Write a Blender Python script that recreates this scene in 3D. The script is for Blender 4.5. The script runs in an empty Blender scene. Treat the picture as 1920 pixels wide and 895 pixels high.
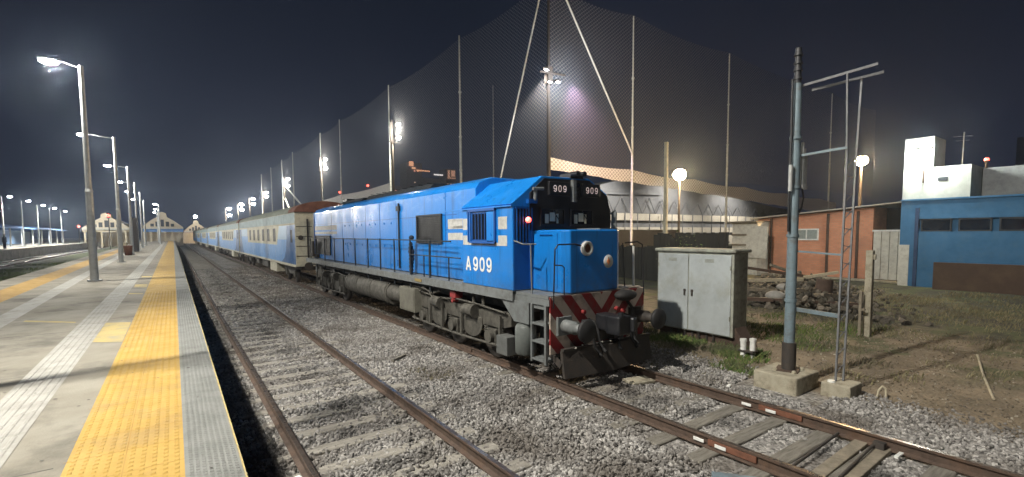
import bpy, bmesh, math, random
import numpy as np
from mathutils import Vector, Matrix
rnd = random.Random(7)
S = bpy.context.scene
COL = S.collection
PI = math.pi

# ------------------------------------------------------------------ camera
F, CX, CY, CH = 890.0, 960.0, 497.0, 2.6
cam_d = bpy.data.cameras.new('camera')
cam = bpy.data.objects.new('camera', cam_d)
COL.objects.link(cam)
d1 = np.array([325 - 960, 442 - 497.0, F]); d1 /= np.linalg.norm(d1)
dv = np.array([1050 - 960, 13900 - 497.0, F]); dv -= d1 * dv.dot(d1); dv /= np.linalg.norm(dv)
rr = np.cross(dv, d1)
if rr[0] < 0:
    rr = -rr
M3 = np.array([rr, d1, -dv])           # world axes seen by the camera (x right, y down, z forward)
cam_rot = Matrix([[M3[i][0], -M3[i][1], -M3[i][2]] for i in range(3)])
cam.matrix_world = Matrix.Translation((0, 0, CH)) @ cam_rot.to_4x4()
cam_d.sensor_width = 36
cam_d.lens = F / 1920 * 36
cam_d.shift_y = (CY - 447.5) / 1920
cam_d.clip_start = 0.05
cam_d.clip_end = 5000
S.camera = cam

# ------------------------------------------------------------------ night sky
W = bpy.data.worlds.new('World'); S.world = W; W.use_nodes = True
wn, wl = W.node_tree.nodes, W.node_tree.links
wn.clear()
w_out = wn.new('ShaderNodeOutputWorld'); w_bg = wn.new('ShaderNodeBackground'); w_bg2 = wn.new('ShaderNodeBackground')
w_add = wn.new('ShaderNodeAddShader')
w_sky = wn.new('ShaderNodeTexSky'); w_sky.sky_type = 'NISHITA'; w_sky.sun_disc = False
w_sky.sun_elevation = math.radians(-4); w_sky.sun_rotation = math.radians(-90)
wl.new(w_sky.outputs[0], w_bg.inputs[0]); w_bg.inputs[1].default_value = 0.05
w_tc = wn.new('ShaderNodeTexCoord'); w_sep = wn.new('ShaderNodeSeparateXYZ'); w_ramp = wn.new('ShaderNodeValToRGB')
wl.new(w_tc.outputs['Generated'], w_sep.inputs[0]); 
w_ab = wn.new('ShaderNodeMath'); w_ab.operation = 'ABSOLUTE'
w_no = wn.new('ShaderNodeTexNoise'); w_no.inputs['Scale'].default_value = 2.2; w_no.inputs['Detail'].default_value = 2
wl.new(w_tc.outputs['Generated'], w_no.inputs['Vector'])
w_mad = wn.new('ShaderNodeMath'); w_mad.operation = 'MULTIPLY_ADD'; w_mad.inputs[1].default_value = 0.38; 
wl.new(w_sep.outputs[2], w_ab.inputs[0]); wl.new(w_no.outputs[0], w_mad.inputs[0]); wl.new(w_ab.outputs[0], w_mad.inputs[2])
wl.new(w_mad.outputs[0], w_ramp.inputs[0])
cr = w_ramp.color_ramp
cr.elements[0].position = 0.08; cr.elements[0].color = (0.010, 0.0125, 0.023, 1)
cr.elements[1].position = 0.65; cr.elements[1].color = (0.006, 0.0085, 0.016, 1)
e = cr.elements.new(0.33); e.color = (0.0115, 0.015, 0.029, 1)
wl.new(w_ramp.outputs[0], w_bg2.inputs[0]); w_bg2.inputs[1].default_value = 1.0
wl.new(w_bg.outputs[0], w_add.inputs[0]); wl.new(w_bg2.outputs[0], w_add.inputs[1]); wl.new(w_add.outputs[0], w_out.inputs[0])

S.view_settings.view_transform = 'Standard'
S.view_settings.look = 'None'
S.view_settings.exposure = 0.1
S.view_settings.gamma = 1.0
S.render.engine = 'CYCLES'
S.cycles.use_denoising = True
S.cycles.transparent_max_bounces = 24
S.cycles.max_bounces = 6
S.cycles.sample_clamp_indirect = 4

# ------------------------------------------------------------------ helpers
def wloc(o):
    v = Vector((0, 0, 0))
    while o is not None:
        v += o.location; o = o.parent
    return v

class MB:
    """collects shapes in world metres; build() links them as one mesh object"""
    def __init__(s):
        s.v = []; s.f = []; s.m = []; s.sm = []
    def add(s, vs, fs, mi=0, sm=False):
        n = len(s.v); s.v += [tuple(v) for v in vs]
        for f in fs:
            s.f.append([i + n for i in f]); s.m.append(mi); s.sm.append(sm)
        return s
    def box(s, x0, x1, y0, y1, z0, z1, mi=0, rz=0, rx=0, ry=0):
        cx, cy, cz = (x0 + x1) / 2, (y0 + y1) / 2, (z0 + z1) / 2
        vs = [Vector((x, y, z)) for z in (z0, z1) for y in (y0, y1) for x in (x0, x1)]
        if rz or rx or ry:
            c = Vector((cx, cy, cz)); R = Matrix.Rotation(rz, 3, 'Z') @ Matrix.Rotation(ry, 3, 'Y') @ Matrix.Rotation(rx, 3, 'X')
            vs = [c + R @ (v - c) for v in vs]
        return s.add(vs, [(0, 2, 3, 1), (4, 5, 7, 6), (0, 1, 5, 4), (2, 6, 7, 3), (0, 4, 6, 2), (1, 3, 7, 5)], mi)
    def beam(s, a, b, w, h, mi=0, up=(0, 0, 1)):
        a, b = Vector(a), Vector(b); d = (b - a).normalized(); u = Vector(up)
        if abs(d.dot(u)) > 0.98: u = Vector((0, 1, 0))
        r = d.cross(u).normalized(); u = r.cross(d)
        vs = [p + r * sx * w / 2 + u * sz * h / 2 for p in (a, b) for sz in (-1, 1) for sx in (-1, 1)]
        return s.add(vs, [(0, 2, 3, 1), (4, 5, 7, 6), (0, 1, 5, 4), (2, 6, 7, 3), (0, 4, 6, 2), (1, 3, 7, 5)], mi)
    def cyl(s, a, b, r0, r1=None, n=16, mi=0, cap=True):
        if r1 is None: r1 = r0
        a, b = Vector(a), Vector(b); d = (b - a).normalized()
        u = Vector((0, 0, 1)) if abs(d.z) < 0.9 else Vector((1, 0, 0))
        r = d.cross(u).normalized(); u = r.cross(d)
        vs = []
        for p, q in ((a, r0), (b, r1)):
            for i in range(n):
                t = 2 * PI * i / n; vs.append(p + r * math.cos(t) * q + u * math.sin(t) * q)
        s.add(vs, [(i, i + n, (i + 1) % n + n, (i + 1) % n) for i in range(n)], mi, True)
        if cap:
            s.add([vs[i] for i in range(n)], [tuple(range(n))], mi); s.add([vs[i + n] for i in range(n)], [tuple(reversed(range(n)))], mi)
        return s
    def tube(s, pts, r, n=8, mi=0):
        pts = [Vector(p) for p in pts]
        for a, b in zip(pts[:-1], pts[1:]): s.cyl(a, b, r, r, n, mi)
        for p in pts[1:-1]: s.ball(p, r, 6, 4, mi)
        return s
    def lathe(s, a, d, prof, n=24, mi=0):
        a = Vector(a); d = Vector(d).normalized(); u = Vector((0, 0, 1)) if abs(d.z) < 0.9 else Vector((1, 0, 0))
        r = d.cross(u).normalized(); u = r.cross(d); vs = []; fs = []
        for (t, q) in prof:
            for i in range(n):
                g = 2 * PI * i / n; vs.append(a + d * t + r * math.cos(g) * q + u * math.sin(g) * q)
        for k in range(len(prof) - 1):
            for i in range(n): fs.append((k * n + i, (k + 1) * n + i, (k + 1) * n + (i + 1) % n, k * n + (i + 1) % n))
        return s.add(vs, fs, mi, True)
    def ball(s, c, r, nu=12, nv=8, mi=0, sc=(1, 1, 1)):
        vs = []; fs = []
        for j in range(nv + 1):
            p = PI * j / nv
            for i in range(nu):
                t = 2 * PI * i / nu
                vs.append((c[0] + r * sc[0] * math.sin(p) * math.cos(t), c[1] + r * sc[1] * math.sin(p) * math.sin(t), c[2] + r * sc[2] * math.cos(p)))
        for j in range(nv):
            for i in range(nu): fs.append((j * nu + i, (j + 1) * nu + i, (j + 1) * nu + (i + 1) % nu, j * nu + (i + 1) % nu))
        return s.add(vs, fs, mi, True)
    def prism(s, poly, axis, a, b, mi=0, caps=True):
        """poly in the two other axes (in x,y,z order) swept from a to b along axis"""
        def P(p, t):
            return {0: (t, p[0], p[1]), 1: (p[0], t, p[1]), 2: (p[0], p[1], t)}[axis]
        n = len(poly); vs = [P(p, a) for p in poly] + [P(p, b) for p in poly]
        fs = [(i, (i + 1) % n, (i + 1) % n + n, i + n) for i in range(n)]
        if caps: fs += [tuple(reversed(range(n))), tuple(range(n, 2 * n))]
        return s.add(vs, fs, mi)
    def build(s, name, mats, parent=None, loc=None, bevel=0, seg=2, recalc=True):
        o0 = Vector(loc) if loc is not None else (wloc(parent) if parent else Vector((0, 0, 0)))
        me = bpy.data.meshes.new(name)
        me.from_pydata([(v[0] - o0.x, v[1] - o0.y, v[2] - o0.z) for v in s.v], [], s.f)
        if not isinstance(mats, (list, tuple)): mats = [mats]
        for m in mats: me.materials.append(m)
        me.polygons.foreach_set('material_index', s.m); me.polygons.foreach_set('use_smooth', s.sm)
        if recalc:
            bm = bmesh.new(); bm.from_mesh(me); bmesh.ops.recalc_face_normals(bm, faces=bm.faces); bm.to_mesh(me); bm.free()
        me.update()
        o = bpy.data.objects.new(name, me); COL.objects.link(o)
        if parent: o.parent = parent
        if loc is not None: o.location = o0 - (wloc(parent) if parent else Vector((0, 0, 0)))
        if bevel:
            b = o.modifiers.new('bevel', 'BEVEL'); b.width = bevel; b.segments = seg; b.limit_method = 'ANGLE'; b.angle_limit = math.radians(40); b.harden_normals = False
        return o

def tag(o, label=None, cat=None, group=None, kind=None):
    if label: o['label'] = label
    if cat: o['category'] = cat
    if group: o['group'] = group
    if kind: o['kind'] = kind
    return o
def empty(name, loc, label, cat, group=None):
    o = bpy.data.objects.new(name, None); o.empty_display_size = 0.2; COL.objects.link(o); o.location = loc
    return tag(o, label, cat, group)
def copy_tree(o, parent=None, loc=None):
    c = o.copy(); COL.objects.link(c); c.parent = parent
    if loc is not None: c.location = loc
    for ch in list(o.children): copy_tree(ch, c)
    return c

# ------------------------------------------------------------------ materials
def nd(nt, t, **kw):
    n = nt.nodes.new(t)
    for k, v in kw.items(): setattr(n, k, v)
    return n
def mat(name, col, rough=0.7, metal=0.0, col2=None, amt=0.5, scale=4.0, bump=0.0, bscale=30.0, dirt=None, dirt_amt=0.4, dscale=1.3, coat=0.0, spec=0.5, stretch=None):
    m = bpy.data.materials.new(name); m.use_nodes = True; nt = m.node_tree; p = nt.nodes['Principled BSDF']
    p.inputs['Roughness'].default_value = rough; p.inputs['Metallic'].default_value = metal
    p.inputs['Coat Weight'].default_value = coat; p.inputs['Specular IOR Level'].default_value = spec
    tc = nd(nt, 'ShaderNodeTexCoord'); vec = tc.outputs['Object']
    if stretch:
        mp = nd(nt, 'ShaderNodeMapping'); mp.inputs['Scale'].default_value = stretch; nt.links.new(vec, mp.inputs[0]); vec = mp.outputs[0]
    if col2 is None: col2 = tuple(c * 0.6 for c in col)
    no = nd(nt, 'ShaderNodeTexNoise'); no.inputs['Scale'].default_value = scale; no.inputs['Detail'].default_value = 6; no.inputs['Roughness'].default_value = 0.65
    nt.links.new(vec, no.inputs['Vector'])
    mr = nd(nt, 'ShaderNodeMapRange'); mr.inputs['From Min'].default_value = 0.42; mr.inputs['From Max'].default_value = 0.68; mr.inputs['To Max'].default_value = amt
    nt.links.new(no.outputs[0], mr.inputs['Value'])
    mx = nd(nt, 'ShaderNodeMix', data_type='RGBA'); mx.inputs['A'].default_value = (*col, 1); mx.inputs['B'].default_value = (*col2, 1)
    nt.links.new(mr.outputs[0], mx.inputs['Factor']); out = mx.outputs['Result']
    if dirt:
        n2 = nd(nt, 'ShaderNodeTexNoise'); n2.inputs['Scale'].default_value = dscale; n2.inputs['Detail'].default_value = 9; n2.inputs['Roughness'].default_value = 0.7
        nt.links.new(vec, n2.inputs['Vector'])
        m2 = nd(nt, 'ShaderNodeMapRange'); m2.inputs['From Min'].default_value = 0.5; m2.inputs['From Max'].default_value = 0.66; m2.inputs['To Max'].default_value = dirt_amt
        nt.links.new(n2.outputs[0], m2.inputs['Value'])
        x2 = nd(nt, 'ShaderNodeMix', data_type='RGBA'); nt.links.new(m2.outputs[0], x2.inputs['Factor']); nt.links.new(out, x2.inputs['A']); x2.inputs['B'].default_value = (*dirt, 1)
        out = x2.outputs['Result']
    nt.links.new(out, p.inputs['Base Color'])
    rg = nd(nt, 'ShaderNodeMapRange'); rg.inputs['From Min'].default_value = 0.3; rg.inputs['From Max'].default_value = 0.7
    rg.inputs['To Min'].default_value = max(0.05, rough - 0.12); rg.inputs['To Max'].default_value = min(1, rough + 0.15)
    nt.links.new(no.outputs[0], rg.inputs['Value']); nt.links.new(rg.outputs[0], p.inputs['Roughness'])
    if bump:
        bn = nd(nt, 'ShaderNodeTexNoise'); bn.inputs['Scale'].default_value = bscale; bn.inputs['Detail'].default_value = 5
        nt.links.new(tc.outputs['Object'], bn.inputs['Vector'])
        bp = nd(nt, 'ShaderNodeBump'); bp.inputs['Strength'].default_value = bump; bp.inputs['Distance'].default_value = 0.02
        nt.links.new(bn.outputs[0], bp.inputs['Height']); nt.links.new(bp.outputs[0], p.inputs['Normal'])
    return m
def emis(name, col, strength):
    m = bpy.data.materials.new(name); m.use_nodes = True; p = m.node_tree.nodes['Principled BSDF']
    p.inputs['Base Color'].default_value = (0.8, 0.8, 0.8, 1); p.inputs['Emission Color'].default_value = (*col, 1); p.inputs['Emission Strength'].default_value = strength
    return m

M = {}
M['concrete'] = mat('platform_concrete', (0.27, 0.25, 0.20), 0.85, col2=(0.20, 0.182, 0.145), amt=0.8, scale=1.1, bump=0.25, bscale=60, dirt=(0.105, 0.097, 0.08), dirt_amt=0.75, dscale=0.9)
M['conc_post'] = mat('old_concrete', (0.36, 0.33, 0.25), 0.9, col2=(0.24, 0.21, 0.15), amt=0.8, scale=6, bump=0.5, bscale=40, dirt=(0.12, 0.10, 0.07), dirt_amt=0.6, dscale=3)
M['wallside'] = mat('platform_wall_concrete', (0.15, 0.14, 0.12), 0.95, amt=0.8, scale=2, bump=0.4)
M['yellow'] = mat('yellow_tactile_paint', (0.47, 0.30, 0.062), 0.75, col2=(0.39, 0.245, 0.055), amt=0.7, scale=3, dirt=(0.30, 0.20, 0.08), dirt_amt=0.6, dscale=1.6, bump=0.15)
M['yellow_faded'] = mat('faded_yellow_paint', (0.48, 0.37, 0.14), 0.8, col2=(0.34, 0.29, 0.15), amt=0.7, scale=3, dirt=(0.33, 0.31, 0.24), dirt_amt=0.7, dscale=3)
M['greytile'] = mat('grey_edge_tile', (0.215, 0.22, 0.205), 0.8, col2=(0.16, 0.165, 0.155), amt=0.7, scale=5, dirt=(0.16, 0.16, 0.15), dirt_amt=0.4)
M['whitetile'] = mat('white_guide_tile', (0.36, 0.35, 0.315), 0.8, col2=(0.27, 0.26, 0.23), amt=0.7, scale=4, dirt=(0.28, 0.27, 0.24), dirt_amt=0.5, dscale=2)
M['darkgalv'] = mat('dull_galvanised_steel', (0.17, 0.175, 0.18), 0.6, 0.2, amt=0.6, scale=8)
M['galv'] = mat('galvanised_pole', (0.42, 0.43, 0.42), 0.45, 0.3, amt=0.5, scale=8)
M['netpole'] = mat('pale_painted_pole', (0.72, 0.76, 0.73), 0.5, amt=0.4, scale=3)
M['rust'] = mat('rusty_rail_side', (0.085, 0.056, 0.040), 0.85, col2=(0.045, 0.032, 0.025), amt=0.8, scale=9, bump=0.3, bscale=90, dirt=(0.12, 0.065, 0.035), dirt_amt=0.5, dscale=2.5)
M['rust_bright'] = mat('orange_rust', (0.17, 0.07, 0.04), 0.85, col2=(0.10, 0.048, 0.03), amt=0.8, scale=9, bump=0.3)
M['railtop'] = mat('worn_rail_top', (0.30, 0.25, 0.21), 0.3, 0.85, col2=(0.12, 0.075, 0.05), amt=0.8, scale=5)
M['sleeper'] = mat('weathered_sleeper', (0.30, 0.28, 0.24), 0.95, col2=(0.17, 0.155, 0.13), amt=0.9, scale=7, bump=0.7, bscale=25, stretch=(0.4, 3, 3), dirt=(0.09, 0.08, 0.07), dirt_amt=0.6)
M['sleeper_dark'] = mat('dark_timber_sleeper', (0.20, 0.185, 0.155), 0.95, col2=(0.09, 0.08, 0.065), amt=0.9, scale=7, bump=0.7, bscale=25, stretch=(0.4, 3, 3))
M['stripe'] = mat('dirty_white_stripe_paint', (0.50, 0.50, 0.47), 0.6, amt=0.5, scale=8, dirt=(0.2, 0.2, 0.19), dirt_amt=0.45, dscale=5)
M['white'] = mat('white_paint', (0.74, 0.74, 0.70), 0.6, amt=0.35, scale=8, dirt=(0.35, 0.34, 0.3), dirt_amt=0.3, dscale=6)
M['black'] = mat('black_paint', (0.014, 0.015, 0.018), 0.42, col2=(0.03, 0.03, 0.032), amt=0.6)
M['rubber'] = mat('black_rubber', (0.012, 0.012, 0.013), 0.7, col2=(0.03, 0.027, 0.023))
M['iron'] = mat('sooty_iron', (0.045, 0.04, 0.036), 0.7, 0.2, col2=(0.075, 0.06, 0.048), amt=0.8, scale=8, bump=0.4, bscale=40)
M['bogie'] = mat('dusty_grey_running_gear', (0.10, 0.094, 0.078), 0.75, 0.1, col2=(0.035, 0.032, 0.027), amt=0.8, scale=5, bump=0.4, bscale=30, dirt=(0.03, 0.027, 0.022), dirt_amt=0.8, dscale=4)
M['greypaint'] = mat('grey_frame_paint', (0.17, 0.185, 0.185), 0.6, col2=(0.11, 0.115, 0.11), amt=0.7, scale=6, dirt=(0.07, 0.06, 0.05), dirt_amt=0.5, dscale=4)
M['darkpanel'] = mat('dark_filter_panel', (0.016, 0.021, 0.026), 0.55, amt=0.4, scale=10)
M['glass'] = mat('dark_glass', (0.008, 0.01, 0.014), 0.06, col2=(0.012, 0.014, 0.018), amt=0.5, spec=0.8)
M['carglass'] = mat('sooty_car_glass', (0.012, 0.012, 0.011), 0.5, amt=0.4, spec=0.25)
M['cream'] = mat('cream_paint', (0.60, 0.57, 0.44), 0.6, col2=(0.42, 0.40, 0.31), amt=0.6, scale=4, dirt=(0.22, 0.19, 0.14), dirt_amt=0.45, dscale=3)
M['carlight'] = mat('light_blue_car_paint', (0.12, 0.33, 0.70), 0.42, col2=(0.18, 0.38, 0.68), amt=0.6, scale=2, dirt=(0.10, 0.2, 0.33), dirt_amt=0.35)
M['cardark'] = mat('dark_blue_car_paint', (0.025, 0.12, 0.32), 0.4, amt=0.4, scale=2, dirt=(0.06, 0.11, 0.2), dirt_amt=0.4)
M['carpale'] = mat('pale_blue_car_paint', (0.32, 0.48, 0.66), 0.45, col2=(0.45, 0.55, 0.66), amt=0.6, scale=2)
M['eave'] = mat('dull_blue_green_band', (0.26, 0.36, 0.38), 0.6, col2=(0.2, 0.26, 0.26), amt=0.8, scale=2)
M['carroof'] = mat('grey_green_car_roof', (0.24, 0.27, 0.22), 0.8, col2=(0.15, 0.16, 0.13), amt=0.8, scale=3)
M['rustroof'] = mat('red_brown_car_roof', (0.20, 0.085, 0.055), 0.85, col2=(0.11, 0.05, 0.035), amt=0.8, scale=3)
M['cabinet'] = mat('grey_cabinet_paint', (0.50, 0.54, 0.54), 0.38, 0.1, col2=(0.36, 0.39, 0.39), amt=0.8, scale=1.6, dirt=(0.30, 0.29, 0.22), dirt_amt=0.45, dscale=1.4)
M['cabtrim'] = mat('grey_green_cabinet_trim', (0.36, 0.37, 0.31), 0.7, col2=(0.2, 0.2, 0.17), amt=0.7, scale=6, dirt=(0.12, 0.1, 0.08), dirt_amt=0.5, dscale=5)
M['mast'] = mat('blue_grey_mast_paint', (0.17, 0.23, 0.26), 0.5, 0.1, col2=(0.12, 0.16, 0.18), amt=0.7, scale=5, dirt=(0.11, 0.08, 0.06), dirt_amt=0.5, dscale=6)
M['brown'] = mat('brown_steel', (0.085, 0.055, 0.04), 0.85, amt=0.7)
M['wood'] = mat('grey_old_wood', (0.25, 0.215, 0.16), 0.95, col2=(0.13, 0.11, 0.08), amt=0.8, scale=6, bump=0.5)
M['pale_wood'] = mat('pale_sawn_wood', (0.44, 0.39, 0.28), 0.9, col2=(0.3, 0.26, 0.18), amt=0.8, scale=6, bump=0.4)
M['fencedark'] = mat('dark_stained_boards', (0.012, 0.014, 0.014), 0.9, col2=(0.025, 0.028, 0.025), amt=0.7, scale=5)
M['tin'] = mat('pale_sheet_metal', (0.60, 0.58, 0.50), 0.6, col2=(0.42, 0.40, 0.35), amt=0.7, scale=3, dirt=(0.25, 0.2, 0.15), dirt_amt=0.4, dscale=4)
M['roofsheet'] = mat('grey_roof_sheet', (0.35, 0.34, 0.31), 0.7, amt=0.6)
M['bluewall'] = mat('blue_painted_wall', (0.04, 0.145, 0.28), 0.75, col2=(0.03, 0.11, 0.21), amt=0.6, scale=1.5, bump=0.2, dirt=(0.07, 0.15, 0.22), dirt_amt=0.4, dscale=2)
M['whitewall'] = mat('white_rendered_wall', (0.44, 0.45, 0.41), 0.85, col2=(0.33, 0.34, 0.30), amt=0.7, scale=1.5, bump=0.2, dirt=(0.3, 0.29, 0.25), dirt_amt=0.4, dscale=1.2)
M['brownwall'] = mat('brown_rusty_wall', (0.085, 0.055, 0.04), 0.95, col2=(0.13, 0.09, 0.06), amt=0.8, scale=1.5, bump=0.5)
M['stand'] = mat('pale_grandstand_concrete', (0.42, 0.39, 0.33), 0.9, amt=0.5, scale=0.4)
M['standdark'] = mat('dark_grandstand_steel', (0.12, 0.125, 0.135), 0.8, amt=0.6, scale=0.5)  # dark grey of the roof, truss and terrace recess
M['debris'] = mat('rubble_debris', (0.16, 0.135, 0.105), 0.95, col2=(0.07, 0.06, 0.05), amt=0.9, scale=6, bump=0.6)
M['paledebris'] = mat('pale_sack_plastic', (0.30, 0.29, 0.26), 0.7, amt=0.5)
M['cloth'] = mat('dark_navy_cloth', (0.02, 0.028, 0.045), 0.95, amt=0.5)
M['skin'] = mat('skin', (0.35, 0.22, 0.16), 0.6, amt=0.2)
M['skyline'] = mat('far_tower_wall', (0.25, 0.24, 0.24), 0.9)
M['station'] = mat('cream_station_wall', (0.50, 0.44, 0.32), 0.85, amt=0.4, scale=0.5)
M['stationpink'] = mat('salmon_station_fascia', (0.5, 0.26, 0.18), 0.85, amt=0.4, scale=0.5)
M['bluecanopy'] = mat('blue_canopy_sheet', (0.10, 0.22, 0.48), 0.6, amt=0.4, scale=0.5)
M['redpart'] = mat('faded_red_paint', (0.28, 0.03, 0.03), 0.6, amt=0.5)
M['yellowpart'] = mat('ochre_paint', (0.26, 0.19, 0.06), 0.6, amt=0.5)
M['e_white'] = emis('lit_led_lens', (0.93, 0.96, 1.0), 170)
M['e_far'] = emis('lit_far_lamp_lens', (1.0, 0.93, 0.85), 130)
M['e_violet'] = emis('lit_flood_lens', (1.0, 0.93, 1.0), 45)
M['e_sodium'] = emis('lit_sodium_lens', (1.0, 0.68, 0.32), 420)
M['e_red'] = emis('lit_red_lamp', (1.0, 0.06, 0.03), 6)
M['e_num'] = emis('backlit_numerals', (1.0, 0.72, 0.66), 0.32)
M['e_win'] = emis('lit_orange_windows', (1.0, 0.45, 0.22), 0.9)
M['e_winw'] = emis('lit_white_windows', (1.0, 0.93, 0.9), 1.0)
M['e_purple'] = emis('lit_purple_sign', (0.75, 0.45, 1.0), 0.7)

# blue locomotive paint: faded patches and painted-in gloss highlights near the top of the hood, streaks of grime
def loco_paint(name='bright_blue_loco_paint', wash=.8):
    m = mat(name, (0.006, 0.19, 0.61), 0.34, col2=(0.008, 0.21, 0.63), amt=0.5, scale=1.4, coat=0.2, bump=0.02, bscale=3)
    nt = m.node_tree; p = nt.nodes['Principled BSDF']; src = p.inputs['Base Color'].links[0].from_socket
    tc = nd(nt, 'ShaderNodeTexCoord'); mp = nd(nt, 'ShaderNodeMapping'); mp.inputs['Scale'].default_value = (1, 0.9, 1.6); nt.links.new(tc.outputs['Object'], mp.inputs[0])
    n = nd(nt, 'ShaderNodeTexNoise'); n.inputs['Scale'].default_value = 2.2; n.inputs['Detail'].default_value = 7; n.inputs['Roughness'].default_value = 0.6; n.inputs['Distortion'].default_value = 0.8
    nt.links.new(mp.outputs[0], n.inputs['Vector'])
    sp = nd(nt, 'ShaderNodeSeparateXYZ'); nt.links.new(tc.outputs['Object'], sp.inputs[0])
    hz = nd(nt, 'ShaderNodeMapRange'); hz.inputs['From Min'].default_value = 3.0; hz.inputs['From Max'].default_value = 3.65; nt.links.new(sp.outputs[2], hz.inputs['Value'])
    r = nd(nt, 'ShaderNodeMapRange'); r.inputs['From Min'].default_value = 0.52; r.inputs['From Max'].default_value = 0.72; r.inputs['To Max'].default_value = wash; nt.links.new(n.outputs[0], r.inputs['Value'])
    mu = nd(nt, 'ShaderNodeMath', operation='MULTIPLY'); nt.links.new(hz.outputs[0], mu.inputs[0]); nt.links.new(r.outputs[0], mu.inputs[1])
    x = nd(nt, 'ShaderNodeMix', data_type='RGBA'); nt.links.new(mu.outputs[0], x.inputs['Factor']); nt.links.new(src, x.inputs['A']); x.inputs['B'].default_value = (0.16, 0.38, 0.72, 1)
    # fine vertical grime streaks
    m2 = nd(nt, 'ShaderNodeMapping'); m2.inputs['Scale'].default_value = (6, 6, 0.5); nt.links.new(tc.outputs['Object'], m2.inputs[0])
    g = nd(nt, 'ShaderNodeTexNoise'); g.inputs['Scale'].default_value = 1.6; g.inputs['Detail'].default_value = 4; nt.links.new(m2.outputs[0], g.inputs['Vector'])
    gr = nd(nt, 'ShaderNodeMapRange'); gr.inputs['From Min'].default_value = 0.56; gr.inputs['From Max'].default_value = 0.75; gr.inputs['To Max'].default_value = 0.5; nt.links.new(g.outputs[0], gr.inputs['Value'])
    y = nd(nt, 'ShaderNodeMix', data_type='RGBA'); nt.links.new(gr.outputs[0], y.inputs['Factor']); nt.links.new(x.outputs['Result'], y.inputs['A']); y.inputs['B'].default_value = (0.01, 0.05, 0.17, 1)
    dz = nd(nt, 'ShaderNodeMapRange'); dz.inputs['From Min'].default_value = 2.25; dz.inputs['From Max'].default_value = 1.5; nt.links.new(sp.outputs[2], dz.inputs['Value'])
    dn = nd(nt, 'ShaderNodeTexNoise'); dn.inputs['Scale'].default_value = 3.5; dn.inputs['Detail'].default_value = 9; dn.inputs['Roughness'].default_value = 0.75; nt.links.new(tc.outputs['Object'], dn.inputs['Vector'])
    dr_ = nd(nt, 'ShaderNodeMapRange'); dr_.inputs['From Min'].default_value = 0.4; dr_.inputs['From Max'].default_value = 0.7; dr_.inputs['To Max'].default_value = 0.6; nt.links.new(dn.outputs[0], dr_.inputs['Value'])
    dm = nd(nt, 'ShaderNodeMath', operation='MULTIPLY'); nt.links.new(dz.outputs[0], dm.inputs[0]); nt.links.new(dr_.outputs[0], dm.inputs[1])
    z_ = nd(nt, 'ShaderNodeMix', data_type='RGBA'); nt.links.new(dm.outputs[0], z_.inputs['Factor']); nt.links.new(y.outputs['Result'], z_.inputs['A']); z_.inputs['B'].default_value = (0.085, 0.075, 0.06, 1)
    # scattered small chips and scuffs
    cn = nd(nt, 'ShaderNodeTexNoise'); cn.inputs['Scale'].default_value = 14; cn.inputs['Detail'].default_value = 6; cn.inputs['Roughness'].default_value = 0.8; nt.links.new(tc.outputs['Object'], cn.inputs['Vector'])
    c_ = nd(nt, 'ShaderNodeMapRange'); c_.inputs['From Min'].default_value = 0.66; c_.inputs['From Max'].default_value = 0.72; c_.inputs['To Max'].default_value = 0.55; nt.links.new(cn.outputs[0], c_.inputs['Value'])
    zz = nd(nt, 'ShaderNodeMix', data_type='RGBA'); nt.links.new(c_.outputs[0], zz.inputs['Factor']); nt.links.new(z_.outputs['Result'], zz.inputs['A']); zz.inputs['B'].default_value = (0.015, 0.06, 0.16, 1)
    nt.links.new(zz.outputs['Result'], p.inputs['Base Color'])
    return m
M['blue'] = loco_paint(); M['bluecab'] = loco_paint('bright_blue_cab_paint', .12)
M['bluedeep'] = mat('deep_blue_loco_paint', (0.005, 0.085, 0.33), 0.4, amt=0.4, scale=2, coat=0.2)

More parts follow.
